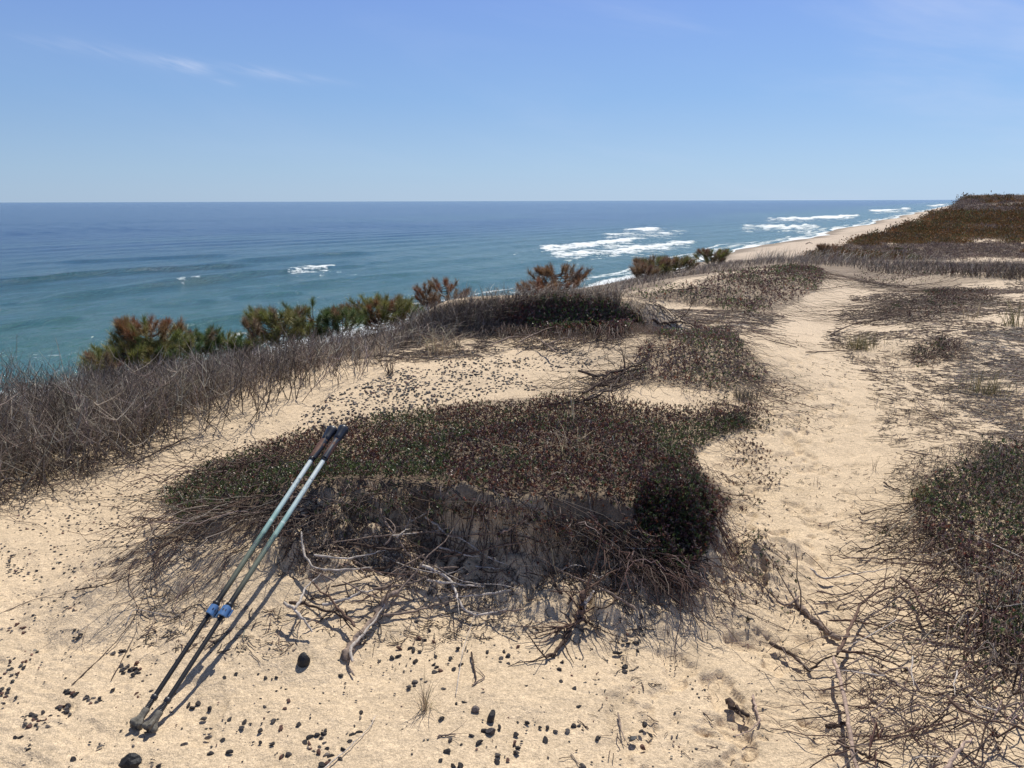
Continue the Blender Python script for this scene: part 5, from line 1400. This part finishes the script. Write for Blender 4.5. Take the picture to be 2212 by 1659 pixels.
def cluster(cx, cy, rx, ry, n, label, group, size=(.007, .012)):
    for _ in range(n):
        a_ = rng.uniform(0, 6.28); r = rng.uniform(0, 1) ** .7
        pebble(.3515 * (cx + rx * r * math.cos(a_)), 1080 + .3515 * (cy + ry * r * math.sin(a_)), rng.uniform(*size), label, group)
LB1, G1 = 'small angular pebble in the dense heap left of the pole tips', 'heap of pebbles left of the pole tips'
cluster(250, 1360, 130, 60, 34, LB1, G1); cluster(400, 1300, 60, 50, 10, LB1, G1); cluster(570, 1220, 50, 40, 8, LB1, G1); cluster(430, 1200, 50, 30, 6, LB1, G1)
LB2, G2 = 'small dark pebble in the group on the sand left of the lower poles', 'pebbles left of the lower poles'
cluster(800, 1040, 70, 45, 15, LB2, G2); cluster(860, 1210, 30, 20, 4, LB2, G2); cluster(740, 950, 110, 40, 6, LB2, G2)
LB3, G3 = 'small dark pebble scattered on the sand along the left edge', 'pebbles along the left edge'
for args in ((90, 1000, 90, 80, 12), (370, 290, 50, 55, 9), (80, 400, 90, 60, 8), (130, 800, 60, 40, 6), (50, 1200, 60, 60, 8), (160, 1490, 110, 50, 8), (470, 830, 60, 50, 4), (240, 480, 60, 40, 4), (50, 560, 60, 50, 5)):
    cluster(*args, LB3, G3, size=(.006, .010))
LB4, G4 = 'small dark pebble on the open sand right of the pole tips', 'pebbles right of the pole tips'
for u, v in [(1160, 1260), (1180, 1275), (1215, 1250), (1285, 1290), (1250, 1345), (1410, 1350), (1500, 1365), (1485, 1405), (1600, 1420), (1280, 1460), (1368, 1475), (1135, 1505), (1625, 1275), (1775, 1240), (1755, 1290), (1680, 1365), (1725, 1405), (1830, 1385), (1600, 1495), (1675, 1505), (1290, 1555), (1410, 1555), (1730, 1580), (1770, 1570), (980, 1635), (935, 1635), (1380, 1100), (1450, 1075), (1630, 1100), (1700, 1090), (700, 1165), (930, 1180), (610, 1520), (450, 1600), (1950, 1450)]:
    pebble(.3515 * u, 1080 + .3515 * v, rng.uniform(.0075, .0115), LB4, G4)
# the bigger single stones
def stone(px, py, size, label, col_, scale, cuts, rot, lift=.45, rough=.5):
    c = hit(px, py)[0]
    V = stone_verts(IV2, cuts, .6, scale)
    V = V * (1 + .03 * rng.normal(size=(len(V), 1)) * rough)
    g = Geo(); g.add(V * size, t=IF2, c=np.array(col_) * rng.uniform(.85, 1.15, (len(V), 1)))
    o = g.build('stone', M_STONE, smooth=False); o.rotation_euler = rot
    o.location = (c[0], c[1], c[2] + size * lift); tag(o, label, 'stone', 'larger single stones on the sand')
stone(657, 1436, .030, 'smooth black egg shaped stone in front of the hummock right of the poles', (.022, .022, .024), (.72, .8, 1.0), 2, (.1, .2, .3), .55, .1)
stone(287, 1652, .031, 'black rough lump of charcoal at the bottom left', (.018, .018, .018), (1.1, .8, .75), 14, (0, 0, .5), .4, 1.5)
stone(1062, 1554, .019, 'tall dark wedge shaped stone near the bottom middle', (.045, .04, .04), (.65, .7, 1.25), 8, (.1, .5, .8), .5)
stone(1028, 1536, .015, 'squarish grey brown stone left of the dark wedge', (.13, .10, .09), (1, .8, .85), 10, (.1, 0, .4), .4)
stone(1367, 1598, .015, 'dark flat triangular stone at the end of a twig mark', (.05, .05, .05), (1.2, .8, .5), 8, (0, 0, .7), .3)
stone(1060, 1583, .014, 'dark blocky stone under the wedge at the bottom', (.06, .05, .05), (1.2, .8, .7), 8, (0, 0, .2), .35)
# gravel field behind the hummock
def gravel(name, label, poly, n, size, gap=.6, gf=1.3, seed=0):
    P = region_points(poly, n)
    m = fbm(P[:, 0], P[:, 1], gf, 3, 401 + seed) > -1 + gap + rng.uniform(-.3, .3, len(P)); P = P[m]; n = len(P)
    k = rng.integers(0, 16, n)
    g = Geo()
    V0, F0 = ico()
    for q in range(16):
        idx = np.where(k == q)[0]
        if not len(idx): continue
        Vb = stone_verts(V0, 4, .5, (1, .75, .5))
        a_ = rng.uniform(0, 6.28, len(idx)); s = rng.uniform(size[0], size[1], len(idx))
        ca, sa = np.cos(a_), np.sin(a_)
        VX = (Vb[None, :, 0] * ca[:, None] - Vb[None, :, 1] * sa[:, None]) * s[:, None]
        VY = (Vb[None, :, 0] * sa[:, None] + Vb[None, :, 1] * ca[:, None]) * s[:, None]
        VZ = Vb[None, :, 2] * s[:, None] + s[:, None] * .2
        VV = np.stack([VX, VY, VZ], -1) + P[idx][:, None]
        F = (np.array(F0)[None] + (np.arange(len(idx)) * 12)[:, None, None]).reshape(-1, 3)
        cc = palette([c_[0] for c_ in STC], [c_[1] for c_ in STC], len(idx))
        g.add(VV.reshape(-1, 3), t=F, c=np.repeat(cc, 12, 0))
    tag(g.build(name, M_STONE, smooth=False), label, 'gravel', kind='stuff')
gravel('gravel', 'dense spread of small dark gravel on the sand behind the hummock', [(700, 860), (780, 830), (880, 790), (1000, 760), (1180, 745), (1300, 770), (1250, 810), (1150, 845), (1000, 860), (860, 890), (760, 915), (640, 945), (600, 930)], 3800, (.006, .016), .82)
gravel('gravel', 'thin scatter of tiny dark gravel on the sand left of the hummock', [(0, 1120), (300, 1000), (560, 900), (700, 880), (640, 960), (450, 1020), (320, 1090), (250, 1250), (0, 1500)], 1150, (.003, .0095), .8, seed=3)
gravel('gravel', 'tiny dark grit scattered over the near sand', [(0, 1350), (250, 1280), (600, 1380), (1400, 1360), (1800, 1300), (1850, 1659), (0, 1659)], 900, (.0015, .006), .7, seed=5)

# ---------------------------------------------------------------- trekking poles
def prof(g, zr, col_, sides=28, ex=1.0, ey=1.0, cx=0.0):
    """lathe along local Z: list of (z, r) or (z, r, x offset, flatten)"""
    rows = []
    for q in zr:
        z_, r_ = q[0], q[1]; ox = q[2] if len(q) > 2 else 0; fl = q[3] if len(q) > 3 else 1
        an = np.arange(sides) * 2 * math.pi / sides
        rows.append(np.stack([ox + cx + r_ * ex * np.cos(an), r_ * ey * fl * np.sin(an), np.full(sides, z_)], -1))
    V = np.array(rows); n = len(rows)
    i = np.arange(n - 1)[:, None] * sides; j = np.arange(sides)[None]; j2 = (j + 1) % sides
    Q = np.stack(np.broadcast_arrays(i + j, i + j2, i + sides + j2, i + sides + j), -1).reshape(-1, 4)
    c = np.asarray(col_, float)
    if c.ndim == 2: c = np.repeat(c, sides, 0)
    g.add(V.reshape(-1, 3), Q, c=c)
    for e, row in ((0, rows[0]), (1, rows[-1])):
        tr = [((k + 1) % sides, k, sides) if e == 0 else (k, (k + 1) % sides, sides) for k in range(sides)]
        cc = np.asarray(c[0] if c.ndim == 2 else c) if e == 0 else np.asarray(c[-1] if c.ndim == 2 else c)
        g.add(np.concatenate([row, row.mean(0)[None]]), t=tr, c=cc)
M_PLASTIC = veg_mat('matt_plastic', .42, .5)
M_RUBBER = veg_mat('worn_rubber', .75, .3, bump=120)
M_CORK, t, p = new_mat('cork')
tcn = t.nodes.new('ShaderNodeTexCoord')
n_ = noise(t, tcn.outputs['Object'], 140, 5, .7)
t.links.new(mixc_(t, mrange(t, n_, .35, .7, 0, 1), (.075, .032, .02), (.20, .095, .06)), p.inputs['Base Color'])
p.inputs['Roughness'].default_value = .7
# painted shaft: the print runs from near white through mint and olive to black
M_SHAFT, t, p = new_mat('printed_shaft')
PL = 1.29
tcn = t.nodes.new('ShaderNodeTexCoord'); sx = t.nodes.new('ShaderNodeSeparateXYZ'); t.links.new(tcn.outputs['Object'], sx.inputs[0])
zf = mth(t, 'DIVIDE', sx.outputs[2], PL)
cr_ = t.nodes.new('ShaderNodeValToRGB'); t.links.new(zf, cr_.inputs[0])
E_ = cr_.color_ramp.elements
stops = [(.30, (.012, .013, .016)), (.372, (.014, .015, .017)), (.392, (.035, .036, .03)), (.43, (.09, .095, .07)), (.50, (.15, .17, .125)), (.53, (.15, .18, .13)), (.60, (.13, .22, .185)), (.615, (.30, .46, .41)), (.652, (.26, .42, .38)), (.656, (.55, .66, .62)), (.662, (.28, .45, .41)), (.69, (.33, .50, .47)), (.705, (.42, .56, .55)), (.86, (.60, .68, .66))]
E_[0].position = stops[0][0]; E_[0].color = (*stops[0][1], 1); E_[1].position = stops[-1][0]; E_[1].color = (*stops[-1][1], 1)
for q, c_ in stops[1:-1]:
    e = E_.new(q); e.color = (*c_, 1)
# dark ridge lines of the landscape print
mp = t.nodes.new('ShaderNodeMapping'); mp.inputs['Scale'].default_value = (60, 60, 16); t.links.new(tcn.outputs['Object'], mp.inputs[0])
n1 = noise(t, mp.outputs[0], 1.0, 3, .6)
rdg = mrange(t, mth(t, 'ABSOLUTE', mth(t, 'SUBTRACT', n1, .5), 0), .0, .035, 1, 0)
zone = mth(t, 'MULTIPLY', mrange(t, zf, .515, .53, 0, 1), mrange(t, zf, .60, .615, 1, 0))
zone2 = mth(t, 'MULTIPLY', mrange(t, zf, .776, .780, 0, 1), mrange(t, zf, .835, .84, 1, 0))
mp2 = t.nodes.new('ShaderNodeMapping'); mp2.inputs['Scale'].default_value = (90, 90, 45); t.links.new(tcn.outputs['Object'], mp2.inputs[0])
n2_ = noise(t, mp2.outputs[0], 1.0, 2, .6)
rd2 = mrange(t, mth(t, 'ABSOLUTE', mth(t, 'SUBTRACT', n2_, .5), 0), .0, .03, 1, 0)
f_ = mth(t, 'MAXIMUM', mth(t, 'MULTIPLY', mth(t, 'MULTIPLY', rdg, zone), .85), mth(t, 'MULTIPLY', mth(t, 'MULTIPLY', rd2, zone2), .75))
nb = mrange(t, noise(t, tcn.outputs['Object'], 35, 4, .6), .3, .7, .88, 1.1)
vm = t.nodes.new('ShaderNodeVectorMath'); vm.operation = 'SCALE'; t.links.new(cr_.outputs[0], vm.inputs[0]); t.links.new(nb, vm.inputs['Scale'])
t.links.new(mixc_(t, f_, vm.outputs[0], (.05, .045, .08)), p.inputs['Base Color'])
p.inputs['Roughness'].default_value = .38
BLK = (.012, .013, .016); BLUE = (.075, .18, .38)
def pole(tip_px, top_px, ztop, label, spin):
    tip = hit(*tip_px)[0]; tip[2] += .012
    d = rays(*top_px)[0]; t_ = (ztop - CAM_H) / d[2]; top = CAMP + d * t_
    ax = top - tip; L = np.linalg.norm(ax); print('POLE', L, tip, top)
    root = empty('trekking_pole', tip)
    root.rotation_mode = 'QUATERNION'
    from mathutils import Quaternion
    az_ = Vector(ax).normalized(); cx_ = Vector(CAMP - (tip + top) / 2); cx_ = (cx_ - az_ * cx_.dot(az_)).normalized()
    q = Matrix((cx_, az_.cross(cx_), az_)).transposed().to_quaternion()
    root.rotation_quaternion = q @ Quaternion((0, 0, 1), spin)
    k = L / PL
    root.scale = (1, 1, 1)
    tag(root, label, 'trekking pole', 'pair of trekking poles leaning on the hummock')
    z = lambda f: f * L
    # rubber boot: a waisted block ending in four lobes
    g = Geo()
    sides = 32; an = np.arange(sides) * 2 * math.pi / sides
    rows = []; zs = [-.004, 0, .006, .014, .022, .030, .040, .050, .056, .058]
    rad_ = [.012, .0175, .0190, .0170, .0135, .0120, .0115, .0120, .0118, .008]; lob = [.40, .44, .44, .38, .2, .05, 0, 0, 0, 0]
    for z_, r_, l_ in zip(zs, rad_, lob):
        rr = r_ * (1 + l_ * np.cos(4 * an))
        rows.append(np.stack([rr * np.cos(an) * 1.08, rr * np.sin(an) * .92, np.full(sides, z_)], -1))
    V = np.array(rows).reshape(-1, 3)
    i = np.arange(len(zs) - 1)[:, None] * sides; j = np.arange(sides)[None]; j2 = (j + 1) % sides
    g.add(V, np.stack(np.broadcast_arrays(i + j, i + j2, i + sides + j2, i + sides + j), -1).reshape(-1, 4), c=(.17, .155, .125))
    g.add(np.concatenate([rows[0], rows[0].mean(0)[None] + [0, 0, .006]]), t=[((a_ + 1) % sides, a_, sides) for a_ in range(sides)], c=(.09, .08, .07))
    g.build('rubber_foot', M_RUBBER, root)
    g = Geo()
    rw = [(.056, .0075)]
    for q_ in range(6): rw += [(.060 + q_ * .0045, .0082), (.0622 + q_ * .0045, .0082), (.0624 + q_ * .0045, .0066), (.0642 + q_ * .0045, .0066)]
    rw += [(.088, .0075), (.0895, .0105), (.101, .011), (.103, .0085)]
    prof(g, rw, (.035, .035, .037)); g.build('ferrule', M_PLASTIC, root)
    g = Geo(); prof(g, [(.100, .0078), (z(.30), .0078)], BLK); g.build('lower_shaft', M_PLASTIC, root)
    g = Geo()
    prof(g, [(z(.290), .0095), (z(.291), .0120), (z(.312), .0126), (z(.322), .0126), (z(.323), .0132), (z(.3265), .0132), (z(.327), .0120), (z(.329), .0110)], BLK)
    cl = g.build('clamp', M_PLASTIC, root)
    # cam lever wrapping round the clamp
    g = Geo(); na_ = 15; a0, a1 = -1.35, 1.35
    for (z0, z1, ri, ro) in ((z(.288), z(.3165), .0122, .0175),):
        vv = []
        for q_ in range(na_):
            a_ = a0 + (a1 - a0) * q_ / (na_ - 1); bl = .0022 * math.cos(a_ * 1.1)
            tp = 1 - .18 * abs(q_ / (na_ - 1) - .5) * 2
            zm = (z0 + z1) / 2; hz = (z1 - z0) / 2 * tp
            for (r_, z_) in ((ri, zm - hz), (ro + bl, zm - hz), (ro + bl, zm + hz), (ri, zm + hz)):
                vv.append((r_ * math.cos(a_), r_ * math.sin(a_), z_))
        Q = []
        for q_ in range(na_ - 1):
            for e in range(4): Q.append((q_ * 4 + e, q_ * 4 + (e + 1) % 4, q_ * 4 + 4 + (e + 1) % 4, q_ * 4 + 4 + e))
        Q += [(3, 2, 1, 0), ((na_ - 1) * 4, (na_ - 1) * 4 + 1, (na_ - 1) * 4 + 2, (na_ - 1) * 4 + 3)]
        g.add(vv, Q, c=BLUE)
        # raised tail of the lever and its dark slot
        tail = []
        for z_ in (zm - hz * .8, zm + hz * .8):
            tail += [(.004, .0165, z_), (.0185, .0185, z_), (.0155, .0245, z_), (-.001, .0205, z_)]
        g.add(tail, [(0, 1, 2, 3)[::-1], (4, 5, 6, 7), (0, 1, 5, 4), (1, 2, 6, 5), (2, 3, 7, 6), (3, 0, 4, 7)], c=np.array(BLUE) * .85)
    lv = g.build('clamp_lever', M_PLASTIC, cl, smooth=False)
    g = Geo()
    sl = []
    for z_ in (zm - .004, zm + .004):
        for a_ in (-.5, .15): sl.append(((.0205) * math.cos(a_), (.0205) * math.sin(a_), z_))
    sl = sl + [tuple(np.array(q_) * [.9, .9, 1]) for q_ in sl]
    g.add(sl, [(0, 1, 3, 2), (4, 6, 7, 5), (0, 2, 6, 4), (1, 5, 7, 3), (0, 4, 5, 1), (2, 3, 7, 6)], c=(.02, .03, .06)); g.build('lever_slot', M_PLASTIC, cl, smooth=False)
    g = Geo(); prof(g, [(z(.325), .0096), (z(.36), .0096), (z(.86), .0097)], (0, 0, 0)); g.build('upper_shaft', M_SHAFT, root)
    # the maker's two small bars and a bird of the print, raised a hair above the paint
    g = Geo()
    def patch(zc, hz, a_c, aw, tilt=0):
        vv = []
        for q_ in range(5):
            a_ = a_c - aw + 2 * aw * q_ / 4
            for sgn in (-1, 1): vv.append((.00985 * math.cos(a_), .00985 * math.sin(a_), zc + sgn * hz + tilt * (a_ - a_c)))
        g.add(vv, [(2 * q_, 2 * q_ + 2, 2 * q_ + 3, 2 * q_ + 1) for q_ in range(4)], c=(.03, .03, .05))
    for off in (-.15, .75):
        patch(z(.772), .0011, off - .25, .22); patch(z(.7685), .0008, off, .55); patch(z(.775), .0008, off + .3, .12)
    patch(z(.737), .0006, .1, .22, .010); patch(z(.7355), .0006, .5, .2, -.004); patch(z(.852), .0008, .2, .3)
    g.build('printed_mark', M_PLASTIC, root, smooth=False)
    # grip: cork sides with a dark spine, collar and flared head leaning to one side
    g = Geo()
    prof(g, [(z(.853), .0118), (z(.856), .0135), (z(.864), .0135), (z(.868), .012)], BLK); g.build('collar', M_PLASTIC, root)
    g = Geo()
    prof(g, [(z(.866), .0125), (z(.875), .0140), (z(.890), .0150, .0005), (z(.905), .0148, .001), (z(.920), .0158, .0012), (z(.935), .0150, .002), (z(.950), .0158, .003), (z(.962), .0150, .004)], (.1, .1, .1), ex=1.3, ey=1.05)
    g.build('cork_grip', M_CORK, root)
    g = Geo()
    prof(g, [(z(.940), .006, .004), (z(.945), .0152, .004), (z(.958), .0162, .0045), (z(.970), .0170, .0055), (z(.982), .0195, .0065), (z(.991), .0215, .007), (z(.997), .0218, .007), (z(1.0), .0185, .007), (z(1.002), .008, .007)], (.020, .026, .040), ex=1.3, ey=1.1)
    g.build('grip_head', M_PLASTIC, root)
    g = Geo()                                                   # spine strip down the cork
    vv = []
    for q_, f in enumerate(np.linspace(.862, .958, 12)):
        hw = .35 + .55 * abs(q_ / 11 - .45) ** 1.3 * 2
        rr_ = np.interp(f, [.862, .89, .935, .962], [.0170, .0203, .0218, .0232])
        for a_ in np.linspace(-hw, hw, 7): vv.append((rr_ * math.cos(a_) , .9 * rr_ * math.sin(a_), z(f)))
    Q = [(r * 7 + c_, r * 7 + c_ + 1, r * 7 + c_ + 8, r * 7 + c_ + 7) for r in range(11) for c_ in range(6)]
    g.add(vv, Q, c=(.022, .028, .042)); g.build('grip_spine', M_PLASTIC, root)
    return root
pole((293, 1576), (716, 928), .57, 'left of the two mint and black trekking poles leaning on the hummock', D(25))
pole((322, 1583), (742, 928), .57, 'right of the two mint and black trekking poles, its blue lever facing out', D(-8))
